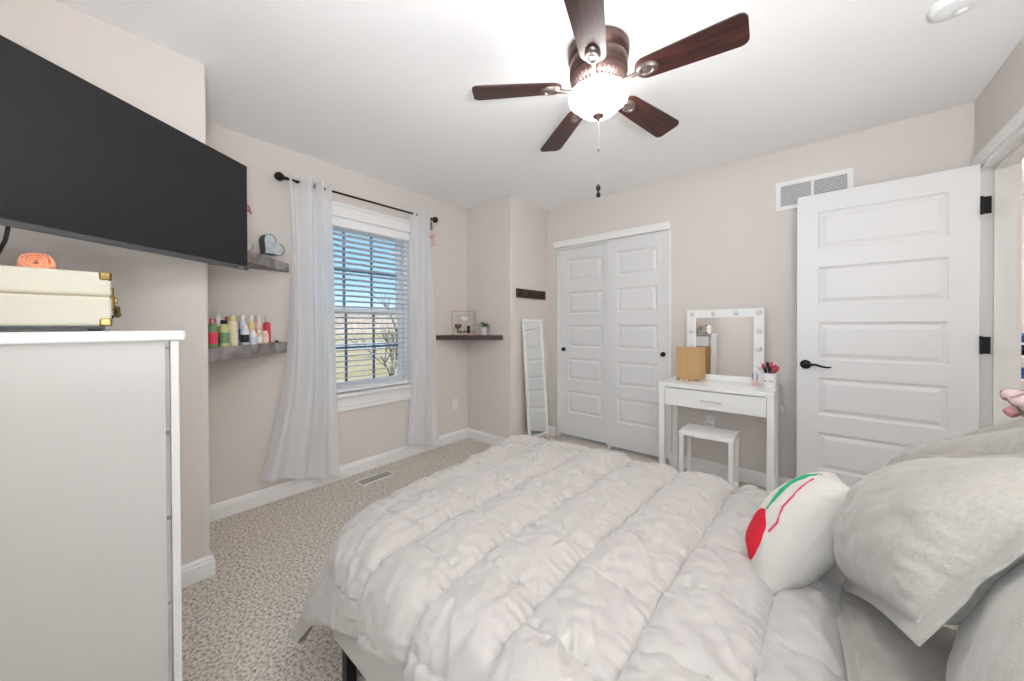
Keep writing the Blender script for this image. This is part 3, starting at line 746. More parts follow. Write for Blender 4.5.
# ------------------------------------------------------------------ vanity table
VX0, VX1, VY0, VY1, VZ = 1.935, 2.637, 2.865, 3.245, .765
va = thing('vanity_table', 'white vanity table with one drawer against the back wall', 'table', (VX0, VY0, 0))
wv, dv = VX1-VX0, VY1-VY0
MB().box(0, 0, VZ-.03, wv, dv, VZ, .002).build('tabletop', WHITE, va)
for x in (0, wv-.038):
    for y in (0.0, dv-.038): MB().box(x, y, 0, x+.038, y+.038, VZ-.03, .0015).build('leg', WHITE, va)
for x in (0.006, wv-.032): MB().box(x, .038, 0.004, x+.026, dv-.038, .03, .001).build('stretcher', WHITE, va)
MB().box(.038, .012, VZ-.165, .05, dv-.01, VZ-.03).box(wv-.05, .012, VZ-.165, wv-.038, dv-.01, VZ-.03).box(.038, dv-.025, VZ-.165, wv-.038, dv-.01, VZ-.03).build('apron', WHITE, va)
dr = MB().box(.041, .0, VZ-.160, wv-.041, .016, VZ-.036, .001).box(.052, .016, VZ-.155, wv-.052, dv-.03, VZ-.150).box(.052, .016, VZ-.155, .060, dv-.03, VZ-.06).box(wv-.060, .016, VZ-.155, wv-.052, dv-.03, VZ-.06).build('drawer', WHITE, va)
MB().tube([(.295, -.0, VZ-.1), (.295, -.022, VZ-.1)], .004, 8).tube([(.405, 0, VZ-.1), (.405, -.022, VZ-.1)], .004, 8).tube([(.285, -.022, VZ-.1), (.415, -.022, VZ-.1)], .0045, 8).build('drawer_pull', mat('satin nickel', (.6, .6, .6), .3, metal=.8), dr)
# stool
so = thing('vanity_stool', 'white rectangular stool under the vanity table', 'stool', (2.105, 2.765, 0))
ws, ds, hs = .325, .24, .455
MB().box(-.004, -.004, hs-.028, ws+.004, ds+.004, hs, .003).build('seat', WHITE, so)
for x in (0, ws-.026):
    for y in (0, ds-.026): MB().box(x, y, 0, x+.026, y+.026, hs-.028, .001).build('leg', WHITE, so)
for y in (0.002, ds-.024): MB().box(.026, y, .085, ws-.026, y+.020, .107).build('stretcher', WHITE, so)
for x in (0.002, ws-.024): MB().box(x, .026, .085, x+.020, ds-.026, .107).build('stretcher', WHITE, so)
# vanity mirror
vm = thing('vanity_mirror', 'square white framed vanity mirror with round bulbs standing on the vanity', 'mirror', (2.298, 3.215, VZ))
vm.rotation_euler = (math.radians(-1.2), 0, 0)
a, b, c = .258, .552, .064
MB().box(-a, 0, 0, -a+c, .022, b, .002).box(a-c, 0, 0, a, .022, b, .002).box(-a+c, 0.001, b-c, a-c, .022, b, .002).box(-a+c, .001, 0, a-c, .022, .045, .002).build('frame', WHITE, vm)
MB().box(-a+c-.002, .008, .043, a-c+.002, .012, b-c+.002).build('glass', GLASSM, vm)
BULB = mat('frosted unlit bulb', (.74, .74, .76), .25, spec=.6)
for (x, z) in [(-.215, b-.032), (-.065, b-.032), (.085, b-.032), (.228, b-.032), (.228, .385), (.228, .255), (.228, .125), (-.226, .385), (-.226, .255), (-.226, .125)]:
    MB().lathe([(0, -.018), (.010, -.016), (.016, -.009), (.018, 0), (.0, 0)], (x, 0, z), 18, 'y').build('bulb', BULB, vm, smooth=True)
# tray and kraft box
ty = thing('round_tray', 'round pale wooden tray under the kraft folder on the vanity', 'tray', (2.085, 3.075, VZ))
MB().lathe([(0, 0), (.080, 0), (.083, .002), (.083, .010), (.079, .010), (.078, .005), (0, .005)], n=36).build('plate', mat('pale wood', (.62, .50, .34), .5), ty, auto=40)
cols = [c10, c12, c9, c7, REDW]
for k in range(12):
    a_ = k*2.39; r = .066
    tag(MB().lathe([(0, 0), (.007, 0), (.008, .008), (.004, .013), (0, .014)], (2.085+r*math.cos(a_), 3.075+r*math.sin(a_), VZ+.006), 10).build('trinket', cols[k % 5], smooth=True), 'tiny trinket lying on the round tray under the kraft folder', 'trinket', 'trinkets on the round tray')
kf = thing('kraft_folder', 'tan kraft cardboard folder standing open on the round tray', 'folder', (2.09, 3.07, VZ+.007))
kf.rotation_euler = (0, 0, math.radians(6))
MB().box(-.088, -.006, .012, -.004, 0, .255, .001).box(-.002, -.006, .012, .085, 0, .255, .001).box(-.006, -.003, .012, .0, 0, .255).build('front_panel', KRAFT, kf)
MB().add([(.085, -.006, .012), (.085, -.006, .255), (.112, .045, .255), (.112, .045, .012), (.080, -.004, .012), (.080, -.004, .255), (.107, .047, .255), (.107, .047, .012)], [(0, 1, 2, 3), (4, 7, 6, 5), (0, 4, 5, 1), (2, 6, 7, 3), (1, 5, 6, 2), (0, 3, 7, 4)]).build('side_flap', KRAFT, kf)
MB().box(-.06, -.004, 0, .06, .04, .012, .001).build('foot', KRAFT, kf)
# cup with brushes
cu = thing('brush_cup', 'white ceramic cup with painted closed eyes on the vanity', 'cup', (2.596, 3.10, VZ+.0005))
MB().lathe([(0, 0), (.034, 0), (.037, .003), (.040, .098), (.041, .100), (.038, .100), (.035, .006), (0, .006)], n=32).build('cup_body', CERAM, cu, auto=40)
m = MB(); ey = math.radians(-100)
def cpt(x, z, r=.0395): a_ = ey+x/.04; return (r*math.cos(a_), r*math.sin(a_), z)
for sx in (-1, 1):
    m.tube([cpt(sx*.016+dx, .052-.006*math.cos(dx/.009*PI/2)) for dx in np.linspace(-.009, .009, 7)], .0012, 5)
    for dx in (-.007, 0, .007): m.tube([cpt(sx*.016+dx, .047), cpt(sx*.016+dx*1.5, .041)], .0009, 5)
m.tube([cpt(-.004, .028), cpt(0, .025), cpt(.004, .028)], .001, 5)
m.build('painted_face', BLACKP, cu)
brs = [(-.018, .0, c8, .155), (-.006, .014, c11, .165), (.006, -.008, c8, .17), (.016, .006, c10, .15), (.0, .0, c11, .15), (.022, -.004, c8, .142), (-.02, .012, c13, .14), (.010, .018, c11, .14), (-.012, -.016, c11, .135), (.012, -.018, c10, .13)]
for k, (x, y, mm, L) in enumerate(brs):
    o = thing('makeup_brush', 'red and black makeup brush standing in the white cup', 'brush', (2.596+x*.6, 3.10+y*.6, VZ+.008), group='makeup brushes in the white cup')
    tx, tz = x*1.6, L
    MB().tube([(0, 0, 0), (tx*.5, y*.5, L*.7)], .003, 6).build('handle', c11, o)
    MB().tube([(tx*.5, y*.5, L*.7), (tx*.8, y*.8, L*.85), (tx, y, L)], [.004, .011, .007], 8).build('bristles', mm, o, smooth=True)
for k, x in enumerate((2.497, 2.522)):
    o = thing('nail_polish', ('left' if k == 0 else 'right')+' of two slim purple capped bottles beside the white cup', 'cosmetic', (x, 3.13, VZ+.0005))
    MB().lathe([(0, 0), (.008, 0), (.009, .003), (.009, .036), (.005, .042), (0, .042)], n=14).build('bottle_body', c13, o, auto=40)
    MB().lathe([(0, .041), (.0065, .041), (.0045, .088), (0, .089)], n=12).build('cap', pl((.30, .33, .50)), o, auto=40)
cord = thing('power_cord', 'white power cord with inline switch hanging beside the vanity', 'cord', (2.655, 3.285, .78))
MB().tube([(-.02, -.03, -.01), (-.008, -.005, .002), (.006, 0, -.05), (.003, 0, -.12), (.008, 0, -.18), (.0, 0, -.25), (.012, 0, -.33), (.022, 0, -.40), (.012, 0, -.46), (.006, 0, -.52), (.012, 0, -.58), (.008, 0, -.62), (-.1, .01, -.66)], .0022, 6).build('wire', CERAM, cord)
MB().box(-.008, -.010, -.215, .014, .004, -.165, .004).build('switch', CERAM, cord)

# ------------------------------------------------------------------ dresser, record player, rose, television
DX0, DX1, DYB, DYF, DZT = .66, 1.65, -.215, .252, 1.187
ds_ = thing('dresser', 'tall white dresser with plain side panel standing below the television', 'dresser', (DX0, DYB, 0))
wd, dd = DX1-DX0, DYF-DYB
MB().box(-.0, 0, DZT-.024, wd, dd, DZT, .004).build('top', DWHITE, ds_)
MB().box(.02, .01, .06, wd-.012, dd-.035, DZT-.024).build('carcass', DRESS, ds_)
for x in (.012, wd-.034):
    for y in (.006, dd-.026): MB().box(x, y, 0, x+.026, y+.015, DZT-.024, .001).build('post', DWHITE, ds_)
for row in range(5):
    for cc in range(2):
        x0 = .045+cc*(wd-.09)/2+.004; x1 = x0+(wd-.09)/2-.008; z0 = .09+row*.212; z1 = z0+.204
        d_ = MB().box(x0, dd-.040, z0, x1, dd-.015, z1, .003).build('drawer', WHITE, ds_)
        MB().lathe([(0, 0), (.006, 0), (.006, .012), (.015, .018), (.015, .024), (0, .027)], ((x0+x1)/2, dd-.015, (z0+z1)/2), 16, 'y').build('knob', BLACK, d_, smooth=True)
rp_ = thing('record_player', 'cream suitcase record player with brass corners on the dresser', 'record player', (1.20, -.17, DZT))
RX, RY, RZ = .36, .305, .124
MB().box(0, 0, .012, RX, RY, .080, .006).build('case', SUITC, rp_)
MB().box(0, 0, .082, RX, RY, RZ+.012, .006).build('lid', SUITC, rp_)
MB().box(.003, .003, .077, RX-.003, RY-.003, .085).build('lid_gap', mat('seam shadow tan', (.30, .25, .18), .8), rp_)
MB().box(.006, .006, .004, RX-.006, RY-.01, .014).build('base_strip', BLACKP, rp_)
for x in (.03, RX-.03):
    for y in (.03, RY-.025): MB().lathe([(0, 0), (.012, 0), (.014, .010), (0, .012)], (x, y, 0), 14).build('rubber_foot', BLACKP, rp_, auto=40)
for x in (0, RX):
    for y in (0, RY):
        for z in (.012, RZ+.012):
            sx = 1 if x else -1; sy = 1 if y else -1; sz = 1 if z > .1 else -1
            x0, x1 = sorted((x+sx*.0012, x-sx*.022)); y0, y1 = sorted((y+sy*.0012, y-sy*.020)); z0, z1 = sorted((z+sz*.0012, z-sz*.019))
            MB().box(x0, y0, z0, x1, y1, z1, .004).build('brass_corner', BRASS, rp_)
for x in (.09, .27):
    MB().box(x-.012, RY-.001, .050, x+.012, RY+.006, .108, .002).box(x-.008, RY+.005, .068, x+.008, RY+.012, .085, .002).build('latch', BRASS, rp_)
MB().tube([(.13, RY, .068), (.13, RY+.012, .060), (.14, RY+.014, .040), (.22, RY+.014, .040), (.23, RY+.012, .060), (.23, RY, .068)], .006, 8).build('handle', BRASS, rp_)
for k in range(4): MB().sphere((.06+k*.05+.03, RY, .035), .007, 10).build('control_knob', BLACKP, rp_, smooth=True)
# rose candle
rc = thing('rose_candle', 'peach rose shaped candle on top of the record player', 'candle', (1.40, .02, DZT+RZ+.0125))
def rose_petals(n, R, Hh, seed):
    m = MB(); rnd = random.Random(seed)
    for k in range(n):
        t = (k+1)/n; r = R*(.14+.86*t**.8); a0 = k*2.4+rnd.uniform(-.2, .2); wdt = PI*(1.25-.45*t); G = []
        top = math.radians(24+26*t)
        for i in range(9):
            row = []; v = i/8
            for j in range(13):
                q = (j/12-.5)*2; th_ = math.radians(125)+(top+.35*q*q*q*q*1.2-math.radians(125))*v; a = a0+q*wdt/2
                rr = r*(1+.10*t*v**6+.015*math.sin(5*q+k))*(1-.04*q*q)
                row.append((rr*math.sin(th_)*math.cos(a), rr*math.sin(th_)*math.sin(a), Hh*.45+Hh/(2*R)*1.0*rr*math.cos(th_)))
            G.append(row)
        m.grid(np.array(G))
    return m
m = rose_petals(17, .029, .050, 2).xf(Matrix.Translation((0, 0, .024)) @ Matrix.Rotation(math.radians(68), 4, 'Y') @ Matrix.Rotation(.5, 4, 'Z') @ Matrix.Translation((0, 0, -.022)))
m.lathe([(0, 0), (.020, 0), (.024, .006), (.018, .014), (0, .018)], n=20)
o = m.build('petals', ROSE, rc, smooth=True); md = o.modifiers.new('th', 'SOLIDIFY'); md.thickness = .0018
# television on an arm
TVR = Vector((.680, .603, 1.733)); td = Vector((.575, -.818, 0)).normalized(); tn = Vector((.818, .575, 0)).normalized()
TW, TH = .905, .512
tvc = TVR+td*(TW/2)
tv = thing('television', 'large flat black television angled on a wall arm above the dresser', 'television', (tvc.x, tvc.y, tvc.z), math.atan2(td.y, td.x))
# local x along td (to the near end), local +y is ... normal check
ysg = 1 if (Matrix.Rotation(math.atan2(td.y, td.x), 3, 'Z') @ Vector((0, 1, 0))).dot(tn) > 0 else -1
def ty_(a, b): return sorted((a*ysg, b*ysg))
f0, f1 = ty_(-.028, 0.0)
MB().box(-TW/2, f0, -TH/2, TW/2, f1, TH/2, .003).build('cabinet', BEZEL, tv)
f0, f1 = ty_(0.0, .0012)
MB().box(-TW/2+.004, f0, -TH/2+.018, TW/2-.004, f1, TH/2-.004).build('screen', SCREEN, tv)
f0, f1 = ty_(0.0, .004)
MB().box(-TW/2, f0, -TH/2-.004, TW/2, f1, -TH/2+.014, .0015).build('bottom_bezel', mat('bezel strip', (.075, .075, .08), .4), tv)
f0, f1 = ty_(.0035, .0048)
MB().box(-TW/2+.03, f0, -TH/2+.001, -TW/2+.055, f1, -TH/2+.006).build('logo_mark', NICKEL, tv)
f0, f1 = ty_(-.062, -.028)
MB().box(-TW/2+.16, f0, -TH/2+.05, TW/2-.16, f1, TH/2-.16, .008).build('rear_housing', BLACKP, tv)
Rz = Matrix.Rotation(-math.atan2(td.y, td.x), 4, 'Z')
def wl(p): return tuple(Rz @ (Vector(p)-tvc))
m = MB().box(XC, .12, 1.55, XC+.015, .24, 1.92).xf(Matrix.Translation((0, 0, 0)))
m.beam((XC+.015, .18, 1.735), (XC+.10, .28, 1.735), .03, .04).beam((XC+.10, .28, 1.735), tuple(tvc-tn*.05), .03, .04)
m.v = [wl(p) for p in m.v]
m.build('wall_arm', BLACK, tv)
m = MB(); ne = tvc+td*(TW/2-.13)-tn*.02; ne.z = 1.735-TH/2+.01
pp_ = [ne, ne+Vector((-.01, -.008, -.05)), ne+Vector((-.06, -.03, -.10)), Vector((.92, -.13, 1.33)), Vector((.72, -.18, 1.27)), Vector((.645, -.18, 1.18)), Vector((.637, -.18, 1.0)), Vector((.637, -.18, .4))]
m.tube([wl(p) for p in pp_], .0045, 8)
m.build('power_cord', BLACKP, tv, smooth=True)

# ------------------------------------------------------------------ fill lamp added unseen behind the camera to brighten the room
tl_ = thing('fill_lamp', 'added unseen tall black uplight fill lamp standing by the near wall', 'fill lamp', (FILL_XY[0], FILL_XY[1], 0))
MB().lathe([(0, 0), (.13, 0), (.13, .015), (.03, .03), (0, .03)], n=32).build('base', BLACK, tl_, auto=40)
MB().tube([(0, 0, .02), (0, 0, .94)], .012, 12).build('pole', BLACK, tl_, auto=40)
MB().lathe([(.015, .92), (.07, .94), (.125, .97), (.160, 1.01), (.156, 1.01), (.12, .975), (.068, .948), (.01, .93)], n=36, caps=False).build('lamp_shade', CERAM, tl_, auto=50)

# ------------------------------------------------------------------ bed
bd = thing('bed', 'bed base with oatmeal upholstery on black legs under the cream comforter', 'bed', (1.60, .61, 0))
BW, BL = 1.36, 1.85
MB().box(0, 0, .16, BL, BW, .33, .012).build('upholstered_base', UPHOL, bd)
for x in (.03, BL-.07, BL*.5):
    for y in (.02, BW-.06): MB().box(x, y, 0, x+.034, y+.034, .165, .002).build('leg', BLACK, bd)
MB().box(BL, .0, .0, BL+.045, BW, .98, .02).build('headboard', UPHOL, bd)
mm = thing('mattress', 'mattress under a satin sheet, showing between comforter and pillows', 'mattress', (1.585, .60, .332))
n = 90; gx = np.linspace(0, 1, n); U, Vv = np.meshgrid(gx, gx, indexing='ij')
Z = .138+.005*V1(U*9, Vv*7)+.006*np.abs(V2(U*30+Vv*20, Vv*9-U*8))*(U > .6)
e = np.minimum(np.minimum(U, 1-U)*1.86, np.minimum(Vv, 1-Vv)*1.37); Z = Z-.04*np.maximum(0, 1-e/.04)**2
G = np.stack([.01+U*1.85, .03+Vv*1.31, Z], -1)
mb = MB().grid(G); bm_ = MB(); bm_.box(.01, .03, 0, 1.86, 1.34, .11, .02)
bm_.build('body', COTTON, mm); mb.build('sheet', SATIN, mm, smooth=True)

def comforter():
    TOP = .495
    ns, ntt = 500, 640
    s = np.linspace(1.22, 2.885, ns)[:, None]*np.ones((1, ntt)); tl = .385+.12*np.clip((s-1.55)/.55, 0, 1)-.07*np.clip((1.5-s)/.15, 0, 1)
    t = tl+(2.33-tl)*np.linspace(0, 1, ntt)[None, :]
    # quilting
    seam0 = np.array([1.12, 1.37, 1.62, 1.872, 2.102, 2.332, 2.552, 2.752, 2.93])
    skew = .045*(t-1.2)+.008*V3(s*2, t*3)
    sk = s-skew*np.clip((s-1.5)/.3, 0, 1)
    ci = np.clip(np.searchsorted(seam0, sk)-1, 0, len(seam0)-2); a = (sk-seam0[ci])/(seam0[ci+1]-seam0[ci]); a = np.clip(a, 0, 1)
    off = np.array([.03, .14, .06, .01, .08, .0, .10, .03])[ci]+.012*V4(s*6, t*2)
    pb = .235
    tt = (t-.50-off)/pb; b = tt-np.floor(tt); cj = np.floor(tt).astype(int)
    P = np.clip(4*a*(1-a), 0, 1)**.36; Q = np.clip(4*b*(1-b), 0, 1)**.32
    rndc = np.random.RandomState(5).rand(20, 40)[ci, np.clip(cj+12, 0, 39)]
    puff = .040*P*(.50+.50*Q)*(.85+.3*rndc)
    # gathers: ridges across the seams, strongest close to them
    g1 = np.exp(-((a*(1-a))/.085)**1.2)
    ridg = V1(t*72+ci*17.3, sk*7)*.7+.5*V2(t*33+ci*7.7, sk*5)
    puff += .013*g1*ridg*np.clip(P*3, 0, 1)
    g2 = np.exp(-((b*(1-b))/.08)**1.2)
    puff += .009*g2*V2(sk*60+cj*9.1, t*8)*np.clip(Q*3, 0, 1)
    puff += .0085*V3(s*15+t*7, t*11-s*4)*P+.0045*V4(s*38-t*12, t*31+s*9)*P
    dg = V2((s*.8+t*.6)*26, (s*.6-t*.8)*7); puff += .007*(1-np.abs(dg))*P
    ec = np.clip((2.885-s)/.03, 0, 1)**.5
    # core rectangle with slanted foot edge
    x0 = 1.585-.085*(np.clip(t, .68, 1.9)-.68)/1.2; y0, y1 = .70, 1.81; R = .105
    cx = np.maximum(s, x0); cy = np.clip(t, y0, y1)
    # fillet the core corner
    rc = .16
    for (yc, sg) in ((y0, 1), (y1, -1)):
        ax = (x0+rc)-s; ay = ((yc+sg*rc)-t)*sg
        m_ = (ax > 0) & (ay > 0); L = np.sqrt(ax**2+ay**2)+1e-9; k = np.minimum(1, rc/L)
        cx = np.where(m_, (x0+rc)-ax*k, cx); cy = np.where(m_, (yc+sg*rc)-sg*ay*k, cy)
    dx = s-cx; dy = t-cy; d = np.sqrt(dx**2+dy**2)+1e-9; nx, ny = dx/d, dy/d
    corner = np.abs(nx*ny)*2
    q = PI/2*R
    hoz = np.where(d < q, R*np.sin(d/R), R+.10*(d-q)); drp = np.where(d < q, R*(1-np.cos(d/R)), R+.97*(d-q))
    hoz = hoz+corner*np.clip(d-.15, 0, 1)*.25*(ny < 0)
    drp = drp*(1-.22*corner)
    crown = .024*np.clip((s-1.5)/.5, 0, 1)*np.sin(np.clip((t-.6)/1.35, 0, 1)*PI)**.7
    X = cx+nx*hoz; Y = cy+ny*hoz; Zz = TOP+crown-drp
    # fold swinging at hanging sides
    sw = np.clip(d-.12, 0, 1); X = X+nx*.10*sw*V1(t*5+2, s*0+.3); Y = Y+ny*.10*sw*V1(s*5, t*0+.7)
    th = np.minimum(d/R, PI/2); Nx, Ny, Nz = nx*np.sin(th), ny*np.sin(th), np.cos(th)
    edge = np.clip(np.minimum(np.minimum((s-1.22)/.03, (2.885-s)/.05), np.minimum((t-tl)/.03, (2.33-t)/.03)), 0, 1)**.5
    pu = puff*edge-.004
    G = np.stack([X+Nx*pu, Y+Ny*pu, Zz+Nz*pu], -1)
    lo = np.stack([X-Nx*.012*edge, Y-Ny*.012*edge, Zz-Nz*.008*edge], -1)
    return G, lo
G, LO = comforter()
cf = tag(bpy.data.objects.new('comforter_root', None), None)
bpy.data.objects.remove(cf)
mb = MB().grid(G); na, nb = G.shape[:2]
# lower skin, coarser
lo = LO[::5, ::5]; 
o = mb.build('comforter', QUILT, None, smooth=True)
tag(o, 'puffy cream quilted comforter spread over the bed', 'comforter')

# ------------------------------------------------------------------ pillows
def pillow_fn(P00, P10, P11, P01, th, side, pinch=.035, seed=1, wr=.006, pw=.5, flange=0.0, sag=0):
    P00, P10, P11, P01 = [np.array(p, float) for p in (P00, P10, P11, P01)]
    nrm = np.cross(P10-P00, P01-P00); nrm /= np.linalg.norm(nrm); vn = VN(seed); cen = (P00+P10+P11+P01)/4
    def f(u, v, off=0, side_=side):
        u = np.asarray(u, float)[..., None]; v = np.asarray(v, float)[..., None]
        base = P00*(1-u)*(1-v)+P10*u*(1-v)+P11*u*v+P01*(1-u)*v
        # edges curve inwards between the corner ears
        k = pinch*(np.sin(PI*u)*(np.abs(2*v-1)**3)+np.sin(PI*v)*(np.abs(2*u-1)**3)); base = base+(cen-base)*k*2.2
        uu = np.clip((u-flange)/(1-2*flange), 0, 1); vv = np.clip((v-flange)/(1-2*flange), 0, 1)
        prof = (np.clip(4*uu*(1-uu), 0, 1)*np.clip(4*vv*(1-vv), 0, 1))**pw
        w1 = vn(uu*7+3, vv*7)*.8+vn(uu*17, vv*15+9)*.4
        wedge = np.exp(-np.minimum(np.minimum(uu, 1-uu), np.minimum(vv, 1-vv))*14)*vn(uu*26, vv*26)*1.1
        z = side_*(th/2*prof+wr*(w1*np.sqrt(prof+1e-6)+wedge*np.clip(prof*6, 0, 1))+.0018)+wr*.6*vn(u*9+40, v*9)*(flange > 0)
        return base+nrm*(z+side_*off)
    return f
def pillow(name, label, corners, th, m_, n=70, loc=None, **k):
    flange = k.get('flange', 0)
    o = thing(name, label, 'pillow', loc or tuple(np.mean(np.array(corners), 0)-np.array([0, 0, th/2])))
    f = pillow_fn(*corners, th, 1, **k); g = np.linspace(0, 1, n); U, V_ = np.meshgrid(g, g, indexing='ij')
    A = f(U, V_, 0, 1); B = f(U, V_, 0, -1); L = np.array(o.location)
    mb = MB().grid(A-L).grid((B-L)[::-1])
    # side strip
    idx = [(i, 0) for i in range(n)]+[(n-1, j) for j in range(1, n)]+[(i, n-1) for i in range(n-2, -1, -1)]+[(0, j) for j in range(n-2, 0, -1)]
    vs = []; 
    for (i, j) in idx: vs += [A[i, j]-L, B[i, j]-L]
    m2 = len(idx); mb.add(vs, [(2*q, 2*((q+1) % m2), 2*((q+1) % m2)+1, 2*q+1) for q in range(m2)])
    mb.build('pillow_cover', m_, o, smooth=True)
    if flange:
        st_ = MB()
        fl = flange
        ring = [(t, fl) for t in np.linspace(fl, 1-fl, 30)]+[(1-fl, t) for t in np.linspace(fl, 1-fl, 30)]+[(t, 1-fl) for t in np.linspace(1-fl, fl, 30)]+[(fl, t) for t in np.linspace(1-fl, fl, 30)]
        for sd_ in (1, -1):
            pts = [tuple(f(np.array(a_), np.array(b_), .0006, sd_)-L) for a_, b_ in ring]; st_.tube(pts, .0016, 5)
        st_.build('flange_stitching', SHAM, o, smooth=True)
    return o, f
pillow('euro_pillow', 'large natural linen pillow sham leaning in front, nearest the tulip cushion',
       [(2.875, 1.34, .52), (2.925, .83, .760), (3.11, .84, 1.075), (2.985, 1.37, .885)], .20, LINEN, flange=.075, seed=21, wr=.006, pinch=.03, n=90)
pillow('bed_pillow', 'linen pillow sham standing behind the front sham on the far side',
       [(2.97, 1.84, .52), (3.05, 1.38, .54), (3.195, 1.36, 1.03), (3.06, 1.82, .80)], .17, LINEN, flange=.07, seed=31, wr=.006, pinch=.02)
pillow('bed_pillow', 'linen pillow beneath the front sham at the near bed edge',
       [(3.02, 1.00, .56), (2.97, .62, .60), (3.12, .61, 1.00), (3.16, 1.00, .98)], .19, LINEN, flange=.0, seed=41, wr=.006)
pillow('bed_pillow', 'linen pillow against the headboard behind the other pillows',
       [(3.22, 1.33, .55), (3.20, .72, .55), (3.37, .72, 1.08), (3.36, 1.33, 1.08)], .15, LINEN, flange=.06, seed=51, wr=.006)
pillow('bed_pillow', 'linen pillow lying flat at the bottom of the pillow pile',
       [(2.845, 1.31, .535), (2.850, .68, .565), (3.35, .66, .60), (3.35, 1.27, .58)], .11, LINEN, flange=.05, seed=71, wr=.006)
# tulip cushion
tp, ft = pillow('throw_pillow', 'small white throw pillow with embroidered red tulip and green stem', 
       [(2.675, 1.45, .505), (2.730, 1.19, .515), (2.895, 1.20, .825), (2.865, 1.43, .785)], .17, COTTON, seed=61, wr=.004, pw=.42, pinch=.012, n=70)
Lt = np.array(tp.location)
tulip_side = 1 if np.dot(ft(np.array(.5), np.array(.5), 0, 1)-ft(np.array(.5), np.array(.5), 0, -1), [-1, 0, 0.2]) > 0 else -1
def patch(name, cen, outline, m_, off=.0025):
    n = len(outline); vs = []; fs = []
    K = 8
    for r in range(K+1):
        for (a, b) in outline:
            u = cen[0]+(a-cen[0])*r/K; v = cen[1]+(b-cen[1])*r/K
            o_ = off if r < K else 0.0005
            vs.append(tuple(ft(np.array(u), np.array(v), o_, tulip_side)-Lt))
    for r in range(K):
        for k in range(n): fs.append((r*n+k, r*n+(k+1) % n, (r+1)*n+(k+1) % n, (r+1)*n+k))
    return MB().add(vs, fs).build(name, m_, tp, smooth=True)
def ribbon(name, path, w, m_, off=.003):
    G = []
    for i, (u, v) in enumerate(path):
        u2, v2 = path[min(i+1, len(path)-1)]; u1, v1 = path[max(0, i-1)]; du, dv_ = u2-u1, v2-v1; l = math.hypot(du, dv_); nx, ny = -dv_/l, du/l
        ww = w[i] if isinstance(w, list) else w
        G.append([ft(np.array(u+nx*ww*k), np.array(v+ny*ww*k), off*(1-abs(k))+.0006, tulip_side)-Lt for k in (-1, -.5, 0, .5, 1)])
    return MB().grid(np.array(G)).build(name, m_, tp, smooth=True)
oc = (.62, .25)
tul = []
for k in range(40):
    a = 2*PI*k/40; r = .215*(1+.12*math.cos(2*a)); tul.append((oc[0]+r*.9*math.cos(a), oc[1]+r*1.15*math.sin(a)))
patch('tulip_bloom', oc, tul, TULIP)
ribbon('tulip_stem', [(.64, .48), (.58, .57), (.52, .68), (.48, .78), (.46, .87), (.50, .95)], [.025, .045, .065, .095, .11, .04], STEM)
ribbon('tulip_outline', [(.84, .38), (.86, .48), (.80, .60), (.78, .70), (.72, .80), (.66, .90)], .009, PINKT)
ribbon('tulip_outline', [(.56, .06), (.60, .04), (.66, .02)], .008, PINKT)

# ------------------------------------------------------------------ nightstand with flowers behind the bed head
ng = thing('nightstand', 'small white nightstand behind the bed pillows near the doorway', 'nightstand', (3.30, 2.03, 0))
MB().box(0, 0, .50, .19, .30, .53, .003).build('top', WHITE, ng)
for x in (.01, .155):
    for y in (.01, .265): MB().box(x, y, 0, x+.025, y+.025, .50).build('leg', WHITE, ng)
MB().box(.015, .015, .30, .175, .285, .49).build('drawer_box', WHITE, ng)
vs_ = thing('flower_vase', 'pink blooms in a vase rising behind the pillows by the doorway', 'flowers', (3.45, 2.17, .531))
MB().lathe([(0, 0), (.035, 0), (.045, .05), (.040, .12), (.022, .17), (.026, .19), (.022, .19), (.018, .17), (0, .10)], n=28).build('vase', CERAM, vs_, smooth=True)
stm = MB(); heads = []
for k in range(9):
    a = k*2.4; r = .025+.009*k; p = Vector((math.cos(a)*r*.9-.045, math.sin(a)*r*.7, .365+.035*math.cos(k*1.7))); heads.append(p)
    stm.tube([(0, 0, .15), tuple(p*.6+Vector((0, 0, .06))), tuple(p)], .002, 5)
stm.build('stems', GREEN, vs_)
for k, p in enumerate(heads):
    m = rose_petals(15, .032, .050, k).xf(Matrix.Translation(p) @ Matrix.Rotation(random.uniform(-.7, .7), 4, 'X') @ Matrix.Rotation(random.uniform(-.7, .7), 4, 'Y'))
    m.build('bloom', PINK if k % 3 == 0 else PALEP, vs_, smooth=True)

# ------------------------------------------------------------------ hall beyond the doorway
sh = thing('hall_shelf', 'white open shelf with folded clothes seen through the doorway', 'shelf', (4.25, 4.85, 0), math.radians(-12))
m = MB().box(-.40, 0, 0, -.38, .3, 1.05).box(.38, 0, 0, .40, .3, 1.05)
for z in (.28, .55, .74, .93, 1.03): m.box(-.38, 0, z, .38, .3, z+.015)
m.build('frame', WHITE, sh)
navy = mat('navy cloth', (.02, .05, .16), .9); blue = mat('blue cloth', (.06, .14, .42), .9); blk = mat('black cloth', (.01, .01, .012), .9)
kk = 0
Rsh = Matrix.Translation((4.25, 4.85, 0)) @ Matrix.Rotation(math.radians(-12), 4, 'Z')
for zi, z in enumerate((.295, .565, .755, .945, 1.046)):
    for xi, x in enumerate((-.24, .0, .24)):
        o = thing('folded_clothes', 'folded dark and blue clothes on the hall shelf', 'clothes', tuple(Rsh @ Vector((x, .15, z+.0005))), math.radians(-12), group='folded clothes on the hall shelf')
        mm_ = (navy, blk, blue, blk, navy)[zi]
        for q in range(2): MB().box(-.11, -.12, q*.04, .11, .12, q*.04+.038, .016).build('garment', (mm_, blue if zi % 2 == 0 else navy)[q], o, smooth=True)
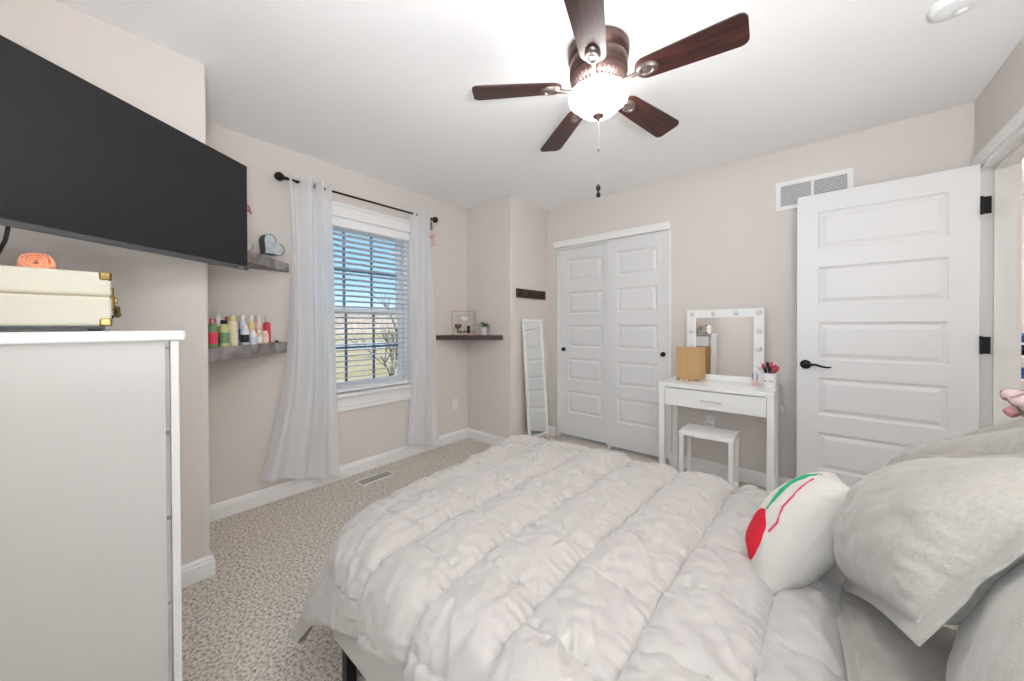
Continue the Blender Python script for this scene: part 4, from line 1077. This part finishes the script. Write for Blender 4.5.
hl = thing('hall_light', 'bright round ceiling light in the hall', 'ceiling light', (4.05, 4.55, H))
MB().lathe([(0, 0), (.15, 0), (.15, -.015), (.14, -.02), (0, -.02)], n=32).build('base', TRIM, hl, auto=40)
MB().lathe([(.135, -.018), (.13, -.045), (.09, -.07), (.0, -.08)], n=32, caps=False).build('diffuser', emis('hall light glass', (1, .97, .93), 100), hl, smooth=True)

# ------------------------------------------------------------------ outside
GRD = mat('dry winter grass', (.50, .38, .19), .95, mix=((.68, .55, .34), .35, 6, .35, .65, I3))
struct('ground', MB().box(-160, -60, -.75, -.2, 160, -.6), GRD)
struct('road', MB().box(-34, -60, -.6, -24, 160, -.58), mat('pale concrete road', (.62, .60, .57), .9))
hm = MB(); Gh = []
for i in range(60):
    y = -60+i*4; hgt = 4.2+1.3*math.sin(i*.5)+.9*math.sin(i*1.7); Gh.append([(-90, y, -.6), (-92, y, hgt*.6), (-96, y, hgt), (-110, y, -.6)])
hm.grid(np.array(Gh)); struct('hills', hm, mat('bare brown woods', (.32, .25, .20), .95, mix=((.55, .48, .41), 1.2, 8, .3, .7, I3)))
BARK = mat('grey brown bark', (.10, .075, .06), .9)
def bare_tree(name, label, loc, h, seed, spread=.55, r0=.05):
    rnd = random.Random(seed); m = MB()
    def br(p, d, L, r, lv):
        q = p+d*L; m.tube([p, p+d*L*.5+Vector((rnd.uniform(-.03, .03), rnd.uniform(-.03, .03), 0))*L, q], [r, r*.8, r*.6], 5, caps=False)
        if lv == 0: return
        for k in range(3 if lv > 1 else 4):
            nd = (d+Vector((rnd.uniform(-1, 1), rnd.uniform(-1, 1), rnd.uniform(-.3, .8)))*spread).normalized(); br(p+d*L*rnd.uniform(.5, 1), nd, L*rnd.uniform(.55, .8), r*.55, lv-1)
    o = m
    br(Vector((0, 0, 0)), Vector((0, 0, 1)), h*.38, r0, 4)
    t = m.build(name, BARK); t.location = loc; tag(t, label, 'tree'); return t
bare_tree('bare_shrub', 'bare leafless shrub close outside the window', (-3.0, 3.6, -.6), 2.2, 3, .7, .03)
bare_tree('bare_tree', 'bare winter tree farther out at the left of the window view', (-14, 10.5, -.6), 4.2, 5, .6, .09)
bare_tree('bare_tree', 'bare winter tree farther out at the right of the window view', (-17, 15.5, -.6), 4.6, 8, .6, .10)
